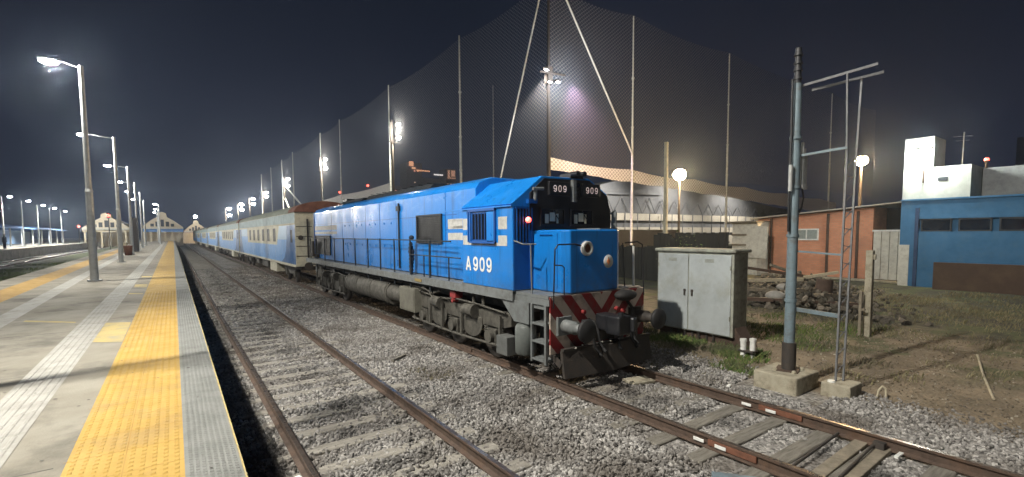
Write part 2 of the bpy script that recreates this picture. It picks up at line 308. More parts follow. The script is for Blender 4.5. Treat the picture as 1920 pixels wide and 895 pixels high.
def hazard():
    m = mat('hazard_chevrons', (0.5, 0.5, 0.5), 0.65, dirt=(0.08, 0.07, 0.06)); nt = m.node_tree; p = nt.nodes['Principled BSDF']
    tc = nd(nt, 'ShaderNodeTexCoord'); sp = nd(nt, 'ShaderNodeSeparateXYZ'); nt.links.new(tc.outputs['Object'], sp.inputs[0])
    ab = nd(nt, 'ShaderNodeMath', operation='ABSOLUTE'); nt.links.new(sp.outputs[0], ab.inputs[0])
    su = nd(nt, 'ShaderNodeMath', operation='MULTIPLY_ADD'); nt.links.new(ab.outputs[0], su.inputs[0]); su.inputs[1].default_value = -1.15; nt.links.new(sp.outputs[2], su.inputs[2])
    dv_ = nd(nt, 'ShaderNodeMath', operation='MULTIPLY_ADD'); nt.links.new(su.outputs[0], dv_.inputs[0]); dv_.inputs[1].default_value = 1.8; dv_.inputs[2].default_value = 0.38
    fr = nd(nt, 'ShaderNodeMath', operation='FRACT'); nt.links.new(dv_.outputs[0], fr.inputs[0])
    gt = nd(nt, 'ShaderNodeMath', operation='GREATER_THAN'); nt.links.new(fr.outputs[0], gt.inputs[0]); gt.inputs[1].default_value = 0.5
    x = nd(nt, 'ShaderNodeMix', data_type='RGBA'); nt.links.new(gt.outputs[0], x.inputs['Factor']); x.inputs['A'].default_value = (0.23, 0.016, 0.018, 1); x.inputs['B'].default_value = (0.50, 0.42, 0.35, 1)
    n = nd(nt, 'ShaderNodeTexNoise'); n.inputs['Scale'].default_value = 5; n.inputs['Detail'].default_value = 8; nt.links.new(tc.outputs['Object'], n.inputs['Vector'])
    r = nd(nt, 'ShaderNodeMapRange'); r.inputs['From Min'].default_value = 0.48; r.inputs['From Max'].default_value = 0.72; r.inputs['To Max'].default_value = 0.7; nt.links.new(n.outputs[0], r.inputs['Value'])
    y = nd(nt, 'ShaderNodeMix', data_type='RGBA'); nt.links.new(r.outputs[0], y.inputs['Factor']); nt.links.new(x.outputs['Result'], y.inputs['A']); y.inputs['B'].default_value = (0.12, 0.09, 0.075, 1)
    nt.links.new(y.outputs['Result'], p.inputs['Base Color'])
    return m
M['hazard'] = hazard()

def brick():
    m = mat('orange_brick_wall', (0.4, 0.2, 0.1), 0.9); nt = m.node_tree; p = nt.nodes['Principled BSDF']
    tc = nd(nt, 'ShaderNodeTexCoord'); mp = nd(nt, 'ShaderNodeMapping'); mp.inputs['Rotation'].default_value = (0, PI / 2, PI / 2); 
    sp = nd(nt, 'ShaderNodeSeparateXYZ'); cb = nd(nt, 'ShaderNodeCombineXYZ'); nt.links.new(tc.outputs['Object'], sp.inputs[0])
    ad = nd(nt, 'ShaderNodeMath', operation='ADD'); nt.links.new(sp.outputs[0], ad.inputs[0]); nt.links.new(sp.outputs[1], ad.inputs[1])
    nt.links.new(ad.outputs[0], cb.inputs[0]); nt.links.new(sp.outputs[2], cb.inputs[1])
    b = nd(nt, 'ShaderNodeTexBrick'); b.inputs['Scale'].default_value = 2.2; b.inputs['Color1'].default_value = (0.64, 0.28, 0.16, 1); b.inputs['Color2'].default_value = (0.55, 0.23, 0.13, 1); b.inputs['Mortar'].default_value = (0.45, 0.30, 0.22, 1)
    b.inputs['Mortar Size'].default_value = 0.015
    nt.links.new(cb.outputs[0], b.inputs['Vector'])
    n = nd(nt, 'ShaderNodeTexNoise'); n.inputs['Scale'].default_value = 0.8; n.inputs['Detail'].default_value = 7; nt.links.new(tc.outputs['Object'], n.inputs['Vector'])
    r = nd(nt, 'ShaderNodeMapRange'); r.inputs['From Min'].default_value = 0.45; r.inputs['From Max'].default_value = 0.7; r.inputs['To Max'].default_value = 0.55; nt.links.new(n.outputs[0], r.inputs['Value'])
    y = nd(nt, 'ShaderNodeMix', data_type='RGBA'); nt.links.new(r.outputs[0], y.inputs['Factor']); nt.links.new(b.outputs[0], y.inputs['A']); y.inputs['B'].default_value = (0.36, 0.19, 0.13, 1)
    nt.links.new(y.outputs['Result'], p.inputs['Base Color'])
    return m
M['brick'] = brick()

def stone_mat(name, c0, c1, c2):
    m = bpy.data.materials.new(name); m.use_nodes = True; nt = m.node_tree; p = nt.nodes['Principled BSDF']; p.inputs['Roughness'].default_value = 0.9
    g = nd(nt, 'ShaderNodeNewGeometry'); r = nd(nt, 'ShaderNodeValToRGB'); nt.links.new(g.outputs['Random Per Island'], r.inputs[0])
    r.color_ramp.elements[0].color = (*c0, 1); r.color_ramp.elements[1].color = (*c2, 1); e = r.color_ramp.elements.new(0.6); e.color = (*c1, 1)
    tc = nd(nt, 'ShaderNodeTexCoord'); n = nd(nt, 'ShaderNodeTexNoise'); n.inputs['Scale'].default_value = 0.9; n.inputs['Detail'].default_value = 5; nt.links.new(tc.outputs['Object'], n.inputs['Vector'])
    q = nd(nt, 'ShaderNodeMapRange'); q.inputs['From Min'].default_value = 0.46; q.inputs['From Max'].default_value = 0.66; q.inputs['To Max'].default_value = 0.75; nt.links.new(n.outputs[0], q.inputs['Value'])
    y = nd(nt, 'ShaderNodeMix', data_type='RGBA'); nt.links.new(q.outputs[0], y.inputs['Factor']); nt.links.new(r.outputs[0], y.inputs['A']); y.inputs['B'].default_value = (0.10, 0.085, 0.07, 1)
    # oil drip band along the track centres
    sx_ = nd(nt, 'ShaderNodeSeparateXYZ'); nt.links.new(tc.outputs['Object'], sx_.inputs[0]); res = y.outputs['Result']
    n3 = nd(nt, 'ShaderNodeTexNoise'); n3.inputs['Scale'].default_value = 1.7; n3.inputs['Detail'].default_value = 6; nt.links.new(tc.outputs['Object'], n3.inputs['Vector'])
    for cx_, w_ in ((2.01, .55), (6.36, .6)):
        a_ = nd(nt, 'ShaderNodeMath', operation='SUBTRACT'); nt.links.new(sx_.outputs[0], a_.inputs[0]); a_.inputs[1].default_value = cx_
        b_ = nd(nt, 'ShaderNodeMath', operation='ABSOLUTE'); nt.links.new(a_.outputs[0], b_.inputs[0])
        c_ = nd(nt, 'ShaderNodeMapRange'); c_.inputs['From Min'].default_value = w_; c_.inputs['From Max'].default_value = 0.0; nt.links.new(b_.outputs[0], c_.inputs['Value'])
        d_ = nd(nt, 'ShaderNodeMapRange'); d_.inputs['From Min'].default_value = 0.42; d_.inputs['From Max'].default_value = 0.6; d_.inputs['To Max'].default_value = 0.8; nt.links.new(n3.outputs[0], d_.inputs['Value'])
        e_ = nd(nt, 'ShaderNodeMath', operation='MULTIPLY'); nt.links.new(c_.outputs[0], e_.inputs[0]); nt.links.new(d_.outputs[0], e_.inputs[1])
        f_ = nd(nt, 'ShaderNodeMix', data_type='RGBA'); nt.links.new(e_.outputs[0], f_.inputs['Factor']); nt.links.new(res, f_.inputs['A']); f_.inputs['B'].default_value = (0.035, 0.032, 0.03, 1); res = f_.outputs['Result']
    nt.links.new(res, p.inputs['Base Color'])
    return m
M['stone'] = stone_mat('ballast_stones', (0.15, 0.142, 0.132), (0.28, 0.268, 0.25), (0.46, 0.44, 0.41))

def net_mat(name, col, cell, thick, base=0.0):
    """knotted netting: thin diamond strands, open between them"""
    m = bpy.data.materials.new(name); m.use_nodes = True; nt = m.node_tree; p = nt.nodes['Principled BSDF']
    p.inputs['Base Color'].default_value = (*col, 1); p.inputs['Roughness'].default_value = 0.9
    tc = nd(nt, 'ShaderNodeTexCoord'); sp = nd(nt, 'ShaderNodeSeparateXYZ'); nt.links.new(tc.outputs['Object'], sp.inputs[0])
    h = nd(nt, 'ShaderNodeMath', operation='ADD'); nt.links.new(sp.outputs[0], h.inputs[0]); nt.links.new(sp.outputs[1], h.inputs[1])
    outs = []
    for sgn in (1, -1):
        a = nd(nt, 'ShaderNodeMath', operation='MULTIPLY_ADD'); nt.links.new(h.outputs[0], a.inputs[0]); a.inputs[1].default_value = sgn * 0.8; nt.links.new(sp.outputs[2], a.inputs[2])
        b = nd(nt, 'ShaderNodeMath', operation='DIVIDE'); nt.links.new(a.outputs[0], b.inputs[0]); b.inputs[1].default_value = cell
        c = nd(nt, 'ShaderNodeMath', operation='FRACT'); nt.links.new(b.outputs[0], c.inputs[0])
        d = nd(nt, 'ShaderNodeMath', operation='LESS_THAN'); nt.links.new(c.outputs[0], d.inputs[0]); d.inputs[1].default_value = thick
        outs.append(d)
    mxm = nd(nt, 'ShaderNodeMath', operation='MAXIMUM'); nt.links.new(outs[0].outputs[0], mxm.inputs[0]); nt.links.new(outs[1].outputs[0], mxm.inputs[1])
    if base:
        m3 = nd(nt, 'ShaderNodeMath', operation='MAXIMUM'); nt.links.new(mxm.outputs[0], m3.inputs[0]); m3.inputs[1].default_value = base; mxm = m3
    nt.links.new(mxm.outputs[0], p.inputs['Alpha'])
    return m
M['net'] = net_mat('pale_sports_netting', (0.27, 0.28, 0.29), 0.34, 0.11)
M['netband'] = net_mat('doubled_white_netting', (0.80, 0.78, 0.74), 0.36, 0.25, 0.55)

# ------------------------------------------------------------------ ground
def ground_material():
    m = bpy.data.materials.new('yard_ground'); m.use_nodes = True; nt = m.node_tree; p = nt.nodes['Principled BSDF']; p.inputs['Roughness'].default_value = 0.95
    tc = nd(nt, 'ShaderNodeTexCoord'); O = tc.outputs['Object']; sp = nd(nt, 'ShaderNodeSeparateXYZ'); nt.links.new(O, sp.inputs[0])
    def noise(sc, det=6, ro=0.6):
        n = nd(nt, 'ShaderNodeTexNoise'); n.inputs['Scale'].default_value = sc; n.inputs['Detail'].default_value = det; n.inputs['Roughness'].default_value = ro; nt.links.new(O, n.inputs['Vector']); return n.outputs[0]
    def mrange(v, a, b, c=0, d=1):
        r = nd(nt, 'ShaderNodeMapRange'); r.inputs['From Min'].default_value = a; r.inputs['From Max'].default_value = b; r.inputs['To Min'].default_value = c; r.inputs['To Max'].default_value = d; nt.links.new(v, r.inputs['Value']); return r.outputs[0]
    def mixc(f, a, b):
        x = nd(nt, 'ShaderNodeMix', data_type='RGBA')
        if isinstance(f, float): x.inputs['Factor'].default_value = f
        else: nt.links.new(f, x.inputs['Factor'])
        for s_, v in (('A', a), ('B', b)):
            if isinstance(v, tuple): x.inputs[s_].default_value = (*v, 1)
            else: nt.links.new(v, x.inputs[s_])
        return x.outputs['Result']
    def math_(op, a, b):
        n = nd(nt, 'ShaderNodeMath', operation=op)
        for i, v in enumerate((a, b)):
            if isinstance(v, (int, float)): n.inputs[i].default_value = v
            else: nt.links.new(v, n.inputs[i])
        return n.outputs[0]
    vo = nd(nt, 'ShaderNodeTexVoronoi'); vo.inputs['Scale'].default_value = 17; nt.links.new(O, vo.inputs['Vector'])
    vb = nd(nt, 'ShaderNodeRGBToBW'); nt.links.new(vo.outputs['Color'], vb.inputs[0])
    grav = mixc(mrange(vb.outputs[0], 0.2, 0.8), (0.11, 0.105, 0.097), (0.42, 0.40, 0.37))
    grav = mixc(mrange(noise(0.9, 5), 0.46, 0.66, 0, 0.75), grav, (0.10, 0.085, 0.07))
    dirt = mixc(mrange(noise(1.4, 9, 0.7), 0.35, 0.68), (0.27, 0.215, 0.145), (0.12, 0.095, 0.062))
    dirt = mixc(mrange(noise(22, 4), 0.52, 0.7, 0, 0.5), dirt, (0.26, 0.23, 0.18))
    grass = mixc(mrange(noise(9, 6), 0.35, 0.65), (0.05, 0.075, 0.022), (0.10, 0.105, 0.045))
    dark = mixc(mrange(noise(2.2, 8, 0.7), 0.4, 0.65), (0.035, 0.033, 0.025), (0.07, 0.075, 0.04))
    wob = mrange(noise(0.7, 5), 0.2, 0.8, -1.3, 1.3)
    x = math_('ADD', sp.outputs[0], wob)
    c = mixc(mrange(x, 8.3, 9.3), grav, dirt)
    c = mixc(mrange(math_('ADD', sp.outputs[0], math_('MULTIPLY', wob, 1.2)), 15.5, 17.5), c, dark)
    gm = math_('MULTIPLY', mrange(noise(0.8, 5), 0.5, 0.6, 0, 0.85), mrange(sp.outputs[0], 11, 13))
    c = mixc(gm, c, grass)
    gl = math_('MULTIPLY', mrange(sp.outputs[0], -5.2, -5.6), mrange(sp.outputs[0], -12.5, -12.0))
    c = mixc(gl, c, grass)
    nt.links.new(c, p.inputs['Base Color'])
    bp = nd(nt, 'ShaderNodeBump'); bp.inputs['Strength'].default_value = 0.9; bp.inputs['Distance'].default_value = 0.035
    hh = math_('ADD', math_('MULTIPLY', vo.outputs['Distance'], -0.9), math_('MULTIPLY', noise(14, 6), 0.9))
    nt.links.new(hh, bp.inputs['Height']); nt.links.new(bp.outputs[0], p.inputs['Normal'])
    return m
GZ = -0.19
def gheight(x, y):
    from mathutils import noise as N
    h = 0.0
    if x > 8.4:
        k = min(1, (x - 8.4) / 1.5); h += k * (0.05 + 0.06 * N.noise((x * 0.5, y * 0.5, 3)) + 0.03 * N.noise((x * 1.7, y * 1.7, 9)))
    elif x > 0.4: h += 0.02 * N.noise((x * 1.3, y * 1.3, 5))
    elif x < -5: h += 0.03 * N.noise((x * 0.8, y * 0.8, 1)) + 0.05
    return GZ + h
gx = [-400, -120, -60, -30] + [-20 + i * 1.0 for i in range(15)] + [-5, -4.2, 0.2] + [0.5 + i * 0.4 for i in range(62)] + [26, 28, 30, 34, 40, 60, 100, 200, 500]
gy = [-60, -20, -8] + [-4 + i * 0.5 for i in range(70)] + [32, 36, 42, 50, 60, 80, 110, 150, 220, 400, 900]
g = MB(); vs = [(x, y, gheight(x, y)) for y in gy for x in gx]; nx = len(gx)
g.add(vs, [(j * nx + i, j * nx + i + 1, (j + 1) * nx + i + 1, (j + 1) * nx + i) for j in range(len(gy) - 1) for i in range(nx - 1)], 0, True)
tag(g.build('ground', ground_material(), recalc=False), kind='structure')

# ballast stones, dense near the platform end, thinning out with distance
def stones(name, n, sampler, mt, smin, smax, seed):
    rg = np.random.default_rng(seed)
    t = (1 + 5 ** .5) / 2
    ico = np.array([(-1, t, 0), (1, t, 0), (-1, -t, 0), (1, -t, 0), (0, -1, t), (0, 1, t), (0, -1, -t), (0, 1, -t), (t, 0, -1), (t, 0, 1), (-t, 0, -1), (-t, 0, 1)]) / 1.9
    fc = np.array([(0, 11, 5), (0, 5, 1), (0, 1, 7), (0, 7, 10), (0, 10, 11), (1, 5, 9), (5, 11, 4), (11, 10, 2), (10, 7, 6), (7, 1, 8), (3, 9, 4), (3, 4, 2), (3, 2, 6), (3, 6, 8), (3, 8, 9), (4, 9, 5), (2, 4, 11), (6, 2, 10), (8, 6, 7), (9, 8, 1)])
    pos = sampler(rg, n); n = len(pos)
    sz = rg.uniform(smin, smax, n)[:, None, None] * rg.uniform(0.6, 1.25, (n, 1, 3))
    v = ico[None] * (1 + rg.uniform(-0.28, 0.28, (n, 12, 1))) * sz
    q = rg.normal(size=(n, 4)); q /= np.linalg.norm(q, axis=1)[:, None]; a, b, c, d = q.T
    R = np.stack([1 - 2 * (c * c + d * d), 2 * (b * c - a * d), 2 * (b * d + a * c), 2 * (b * c + a * d), 1 - 2 * (b * b + d * d), 2 * (c * d - a * b), 2 * (b * d - a * c), 2 * (c * d + a * b), 1 - 2 * (b * b + c * c)], 1).reshape(n, 3, 3)
    v = np.einsum('nij,nkj->nki', R, v) + pos[:, None, :]
    F_ = (fc[None] + (np.arange(n) * 12)[:, None, None]).reshape(-1)
    me = bpy.data.meshes.new(name); me.vertices.add(n * 12); me.vertices.foreach_set('co', v.reshape(-1).astype(np.float32))
    me.loops.add(len(F_)); me.loops.foreach_set('vertex_index', F_.astype(np.int32))
    me.polygons.add(n * 20); me.polygons.foreach_set('loop_start', (np.arange(n * 20) * 3).astype(np.int32))
    me.polygons.foreach_set('use_smooth', np.zeros(n * 20, dtype=bool))
    me.materials.append(mt); me.update(); me.validate()
    o = bpy.data.objects.new(name, me); COL.objects.link(o); return o
RAILS1 = (1.14, 2.885); RAILS2 = (5.49, 7.235)
TC = (RAILS2[0] + RAILS2[1]) / 2      # centre of the locomotive's track
def ballast_pts(rg, n):
    d = 1.2 + 20 * rg.random(n * 3) ** 1.25
    y = d - 1.0; x = rg.uniform(0.42, 9.6, n * 3)
    keep = np.ones(len(x), bool)
    for r in RAILS1 + RAILS2: keep &= np.abs(x - r) > 0.085
    keep &= (x < 8.7) | (rg.random(len(x)) < (9.6 - x))
    keep &= y < 17
    # sleepers of the first track stay partly clear
    ph = np.abs(((y + 0.2) / 0.62) % 1 - 0.5) < 0.19
    keep &= ~((x > 0.65) & (x < 3.35) & ph & (rg.random(len(x)) < np.where(np.sin(x * 2.3 + y * 1.9) > 0, 0.45, 0.75)))
    ph2 = np.abs(((y + 0.1) / 0.62) % 1 - 0.5) < 0.19
    keep &= ~((x > 5.0) & (x < 7.7) & ph2 & (rg.random(len(x)) < np.clip((5.0 - y) / 2.0, 0.3, 0.86)))
    keep &= ~((x > 8.15) & (y > 3.2) & (y < 4.6)) 
    x, y = x[keep][:n], y[keep][:n]
    z = GZ + 0.012 + rg.uniform(-0.004, 0.022, len(x)) + 0.02 * np.sin(x * 3.1 + np.sin(y * 1.7)) * (rg.random(len(x)) < .5)
    z = np.where((x > 5.0) & (x < 7.7) & (y < 4.2), z - 0.035, z)
    z = np.where(x > 8.4, z + np.minimum(1, (x - 8.4) / 1.5) * 0.04, z)
    return np.stack([x, y, z], 1)
tag(stones('ballast', 95000, ballast_pts, M['stone'], 0.014, 0.032, 3), 'crushed grey ballast stones lying between the two tracks', 'ballast', kind='stuff')

def clod_pts(rg, n):
    x = 8.6 + 8 * rg.random(n) ** 1.1; y = rg.uniform(-0.5, 9.5, n); keep = ~((x > 10.4) & (x < 11.4) & (y > 5.6) & (y < 8.4)) & ~((x > 8.3) & (x < 9.5) & (y > 2.9) & (y < 4.5))
    x, y = x[keep], y[keep]; z = np.array([gheight(a, c) for a, c in zip(x, y)]) + rg.uniform(-.006, .008, len(x)); return np.stack([x, y, z], 1)
tag(stones('dirt_clods', 9000, clod_pts, stone_mat('dirt_clod_lumps', (.09, .07, .045), (.20, .16, .11), (.42, .38, .30)), 0.006, 0.022, 21), 'small dirt clods and pebbles strewn over the bare earth at the right', 'pebbles', kind='stuff')
def ballast_far(rg, n):
    x = rg.uniform(0.42, 8.8, n); y = 16.5 + 30 * rg.random(n) ** 1.3; keep = np.ones(n, bool)
    for r in RAILS1 + RAILS2: keep &= np.abs(x - r) > 0.09
    ph = np.abs(((y + 0.2) / 0.62) % 1 - 0.5) < 0.19
    keep &= ~((x > 0.65) & (x < 3.35) & ph & (rg.random(n) < 0.6))
    x, y = x[keep], y[keep]; return np.stack([x, y, GZ + rg.uniform(0.0, 0.035, len(x))], 1)
o_ = tag(stones('far_ballast', 26000, ballast_far, M['stone'], 0.025, 0.055, 4), 'coarser crushed ballast farther along the tracks towards the carriages', 'ballast', kind='stuff')
# grass and weeds
def blades(name, spots, n, mt, hmin, hmax, seed, label):
    rg = np.random.default_rng(seed); b = MB()
    for (x, y, r, k) in spots:
        for i in range(int(n * k)):
            a = rg.uniform(0, 2 * PI); q = r * math.sqrt(rg.random()); px, py = x + q * math.cos(a), y + q * math.sin(a)
            h = rg.uniform(hmin, hmax); w = rg.uniform(0.005, 0.012); t = rg.uniform(0, PI); l = rg.uniform(0, 2 * PI); ln = rg.uniform(0.1, 0.9) * h
            z = gheight(px, py) - 0.005; dx, dy = math.cos(t) * w, math.sin(t) * w
            b.add([(px - dx, py - dy, z), (px + dx, py + dy, z), (px + ln * .4 * math.cos(l) + dx * .7, py + ln * .4 * math.sin(l) + dy * .7, z + h * .6), (px + ln * math.cos(l), py + ln * math.sin(l), z + h)], [(0, 1, 2), (0, 2, 3)])
    return tag(b.build(name, mt, recalc=False), label, name.replace('_', ' '), kind='stuff')
M['grass'] = stone_mat('grass_blades', (0.06, 0.12, 0.02), (0.11, 0.16, 0.04), (0.22, 0.22, 0.08))
M['drygrass'] = stone_mat('dry_weed_blades', (0.14, 0.13, 0.06), (0.20, 0.18, 0.10), (0.32, 0.28, 0.16))
rg0 = random.Random(5)
blades('grass', [(10.3 + rg0.uniform(-.35, .2), rg0.uniform(4.9, 8.9), 0.3, 0.5) for _ in range(28)] + [(rg0.uniform(12.2, 15.8), rg0.uniform(4.8, 9.5), 0.6, 0.5) for _ in range(30)] + [(9.2 + rg0.uniform(-.3, .3), 4.9 + rg0.uniform(-.4, .5), .25, .35) for _ in range(5)], 420, M['grass'], 0.04, 0.15, 11, 'green grass growing round the grey cabinet and the mast')
blades('weeds', [(rg0.uniform(8.0, 10.2), rg0.uniform(3.6, 8.5), 0.35, 0.25) for _ in range(34)] + [(4.1, 8.3, 0.35, 1.2), (3.9, 8.8, 0.2, 0.5)], 260, M['drygrass'], 0.03, 0.10, 12, 'dry yellow weeds sprouting from the gravel near the tracks')
blades('rough_grass', [(rg0.uniform(15.5, 27), rg0.uniform(1, 9), 0.9, 0.5) for _ in range(60)] + [(rg0.uniform(10, 15.5), rg0.uniform(.5, 4.4), 0.35, 0.18) for _ in range(16)], 260, M['drygrass'], 0.04, 0.16, 14, 'rough low grass scattered over the dark waste ground before the blue building')
blades('lawn', [(rg0.uniform(-11.5, -6.3), 22 + 45 * rg0.random() ** 1.2, 1.0, 0.6) for _ in range(110)], 260, M['grass'], 0.06, 0.2, 13, 'green grass strip between the left tracks and the platform')

# ------------------------------------------------------------------ platform
PL = lambda y: -4.35 - 0.02 * y
def strip(x0, x1, y0, y1, z, s=0.0):     # a flat strip whose left/right offsets drift by s per metre
    b = MB(); ys = [y0, y1]
    b.add([(x0 + s * y0, y0, z), (x1 + s * y0, y0, z), (x1 + s * y1, y1, z), (x0 + s * y1, y1, z)], [(0, 1, 2, 3)]); return b
PT = 1.1
b = MB()
b.add([(0.12, -12, -0.3), (0.12, 190, -0.3), (0.12, 190, PT - 0.16), (0.12, -12, PT - 0.16), (0.30, -12, PT - 0.16), (0.30, 190, PT - 0.16), (0.30, -12, PT), (0.30, 190, PT),
       (PL(-12), -12, PT), (PL(190), 190, PT), (PL(-12), -12, -0.3), (PL(190), 190, -0.3)],
      [(0, 1, 2, 3), (3, 2, 5, 4), (4, 5, 7, 6), (6, 7, 9, 8), (8, 9, 11, 10), (1, 11, 9, 7, 5, 2), (0, 3, 4, 6, 8, 10)])
# slab joints as shallow grooves: separate dark fillets sit a hair below flush slabs
tag(b.build('platform', [M['concrete']]), kind='structure')
j = MB()
for k in range(34):
    y = 1.2 + k * 2.95
    for (xa, xb) in ((PL(y) + .02, -3.95), (-3.1 - .02 * y * .6, -2.75), (-2.3, -1.36), (-0.93, -0.70)):
        if xb > xa: j.box(xa, xb, y, y + 0.012, PT, PT + 0.0015)
tag(j.build('platform_joints', mat('dark_joint_filler', (0.12, 0.115, 0.10), 0.95)), kind='structure')
ck = MB(); rk = random.Random(31)
for _ in range(16):
    x, y = rk.uniform(-4.2, -.8), 2 + 24 * rk.random() ** 1.4; a = rk.uniform(0, PI)
    for _2 in range(rk.randint(5, 14)):
        a += rk.uniform(-.6, .6); l = rk.uniform(.05, .16); x2, y2 = x + l * math.cos(a), y + l * math.sin(a)
        if -4.3 < x2 < -.72: ck.add([(x, y - .003, PT + .0012), (x + .003, y + .003, PT + .0012), (x2 + .003, y2 + .003, PT + .0012), (x2, y2 - .003, PT + .0012)], [(0, 1, 2, 3)])
        x, y = x2, y2
for _ in range(150):
    x, y = rk.uniform(-4.2, .25), 2 + 20 * rk.random() ** 1.4; q = rk.uniform(.008, .022)
    ck.add([(x + q * math.cos(t) * rk.uniform(.7, 1), y + q * math.sin(t) * rk.uniform(.7, 1), PT + (.0112 if x > -.66 else .0095 if -1.4 < x < -.9 else .006)) for t in [PI * i / 4 for i in range(8)]], [tuple(range(8))])
tag(ck.build('platform_cracks', mat('dark_gum_spots', (.09, .083, .07), .9), recalc=False), kind='structure')
# grey ribbed edge tiles, with the thin yellow line on their outer face
b = strip(-0.005, 0.30, -6, 160, PT + 0.004)
for r in range(8):
    for k in range(330):
        y = 2.2 + k * 0.042 + (r % 2) * 0.021
        x = 0.018 + r * 0.035
        b.add([(x, y, PT + .004), (x + .024, y, PT + .004), (x + .024, y + .02, PT + .004), (x, y + .02, PT + .004), (x + .005, y + .005, PT + .0085), (x + .019, y + .005, PT + .0085), (x + .019, y + .015, PT + .0085), (x + .005, y + .015, PT + .0085)],
              [(4, 5, 6, 7), (0, 1, 5, 4), (1, 2, 6, 5), (2, 3, 7, 6), (3, 0, 4, 7)])
for k in range(40): b.box(0.0, 0.30, 0.9 + k * 0.62, 0.906 + k * 0.62, PT + 0.0042, PT + 0.0052)
tag(b.build('platform_edge_tiles', M['greytile'], recalc=False), kind='structure')
b = MB(); b.box(0.301, 0.312, -6, 120, PT - 0.03, PT + 0.004); tag(b.build('platform_edge_line', M['yellow_faded']), kind='structure')
# yellow warning paving with raised bars
YA, YB = -0.64, -0.005
b = MB(); b.add([(YA, -6, PT + .004), (YB, -6, PT + .004), (YB, 160, PT + .004), (YA - .55, 160, PT + .004), (YA, 3, PT + .004), (YA - .01, 10, PT + .004)], [(0, 1, 2, 3, 5, 4)])
for r in range(10):
    for k in range(200):
        y = 2.2 + k * 0.068 + (r % 2) * 0.034; x = YA + 0.022 + r * 0.062
        b.add([(x, y, PT + .004), (x + .03, y, PT + .004), (x + .03, y + .034, PT + .004), (x, y + .034, PT + .004), (x + .007, y + .008, PT + .010), (x + .023, y + .008, PT + .010), (x + .023, y + .026, PT + .010), (x + .007, y + .026, PT + .010)],
              [(4, 5, 6, 7), (0, 1, 5, 4), (1, 2, 6, 5), (2, 3, 7, 6), (3, 0, 4, 7)])
tag(b.build('yellow_tactile_paving', M['yellow'], recalc=False), kind='structure')
b = strip(-0.332, -0.326, -6, 60, PT + 0.0055); tag(b.build('tactile_paving_joint', mat('ochre_joint', (0.40, 0.24, 0.06), 0.9)), kind='structure')
b = MB()
for k in range(150): b.box(YA - .02, YB, -1 + k * .4, -.9965 + k * .4, PT + .0045, PT + .0056)
tag(b.build('tactile_paving_joints', bpy.data.materials['ochre_joint']), kind='structure')
# white ribbed guide paving
b = MB(); SL = -0.0045
b.add([(-1.33 + SL * -6, -6, PT + .004), (-0.96 + SL * -6, -6, PT + .004), (-0.96 + SL * 130, 130, PT + .004), (-1.33 + SL * 130, 130, PT + .004)], [(0, 1, 2, 3)])
for r in range(5):
    x = -1.30 + r * 0.068
    for k in range(110):
        y = -1 + k * 0.3
        b.add([(x + SL * y, y + .01, PT + .004), (x + .034 + SL * y, y + .01, PT + .004), (x + .034 + SL * y, y + .29, PT + .004), (x + SL * y, y + .29, PT + .004), (x + .008 + SL * y, y + .016, PT + .009), (x + .026 + SL * y, y + .016, PT + .009), (x + .026 + SL * y, y + .284, PT + .009), (x + .008 + SL * y, y + .284, PT + .009)],
              [(4, 5, 6, 7), (0, 1, 5, 4), (1, 2, 6, 5), (2, 3, 7, 6), (3, 0, 4, 7)])
tag(b.build('white_guide_paving', M['whitetile'], recalc=False), kind='structure')
tag(strip(-2.46, -2.12, -6, 130, PT + 0.004, -0.0225).build('white_guide_paving', M['whitetile']), kind='structure')
tag(strip(-3.62, -2.95, -6, 130, PT + 0.004, -0.021).build('yellow_tactile_paving', mat('dull_yellow_paving', (0.40, 0.245, 0.06), 0.8, amt=0.6)), kind='structure')
b = MB(); b.add([(-1.02, 10.7, PT + .004), (-1.0, 8.85, PT + .004), (-0.655, 8.6, PT + .004), (-0.665, 10.5, PT + .004)], [(0, 1, 2, 3)]); tag(b.build('platform_paint_square', M['yellow_faded']), kind='structure')
b = MB(); b.add([(-2.22, 11.72, PT + .004), (-1.45, 11.0, PT + .004), (-1.45, 11.14, PT + .004), (-2.22, 11.9, PT + .004)], [(0, 1, 2, 3)]); tag(b.build('platform_paint_line', M['yellow_faded']), kind='structure')
b = MB()
for (ya, yb) in ((15.6, 15.9), (17.6, 18.6), (21.6, 22.3)): b.add([(-1.02, yb, PT + .004), (-1.0, ya, PT + .004), (-0.70, ya - .2, PT + .004), (-0.72, yb - .2, PT + .004)], [(0, 1, 2, 3)])
tag(b.build('platform_paint_patches', M['yellow_faded']), kind='structure')

# ------------------------------------------------------------------ railway tracks
def rail_mb(x, y0, y1, step=4.0):
    prof = [(-.065, -.155), (.065, -.155), (.065, -.145), (.012, -.125), (.010, -.045), (.034, -.032), (.034, -.005), (.028, 0.0), (-.028, 0.0), (-.034, -.005), (-.034, -.032), (-.010, -.045), (-.012, -.125), (-.065, -.145)]
    b = MB(); ys = [y0 + (y1 - y0) * i / max(1, int((y1 - y0) / step)) for i in range(int((y1 - y0) / step) + 1)]
    n = len(prof); vs = []; fs = []; mi = []
    for y in ys:
        for (px, pz) in prof: vs.append((x + px, y, pz))
    for k in range(len(ys) - 1):
        for i in range(n):
            fs.append((k * n + i, k * n + (i + 1) % n, (k + 1) * n + (i + 1) % n, (k + 1) * n + i)); mi.append(1 if i in (7,) else 0)
    b.add(vs, fs); b.m = mi
    b.add(vs[:n], [tuple(range(n))]); b.add(vs[-n:], [tuple(range(n))])
    return b
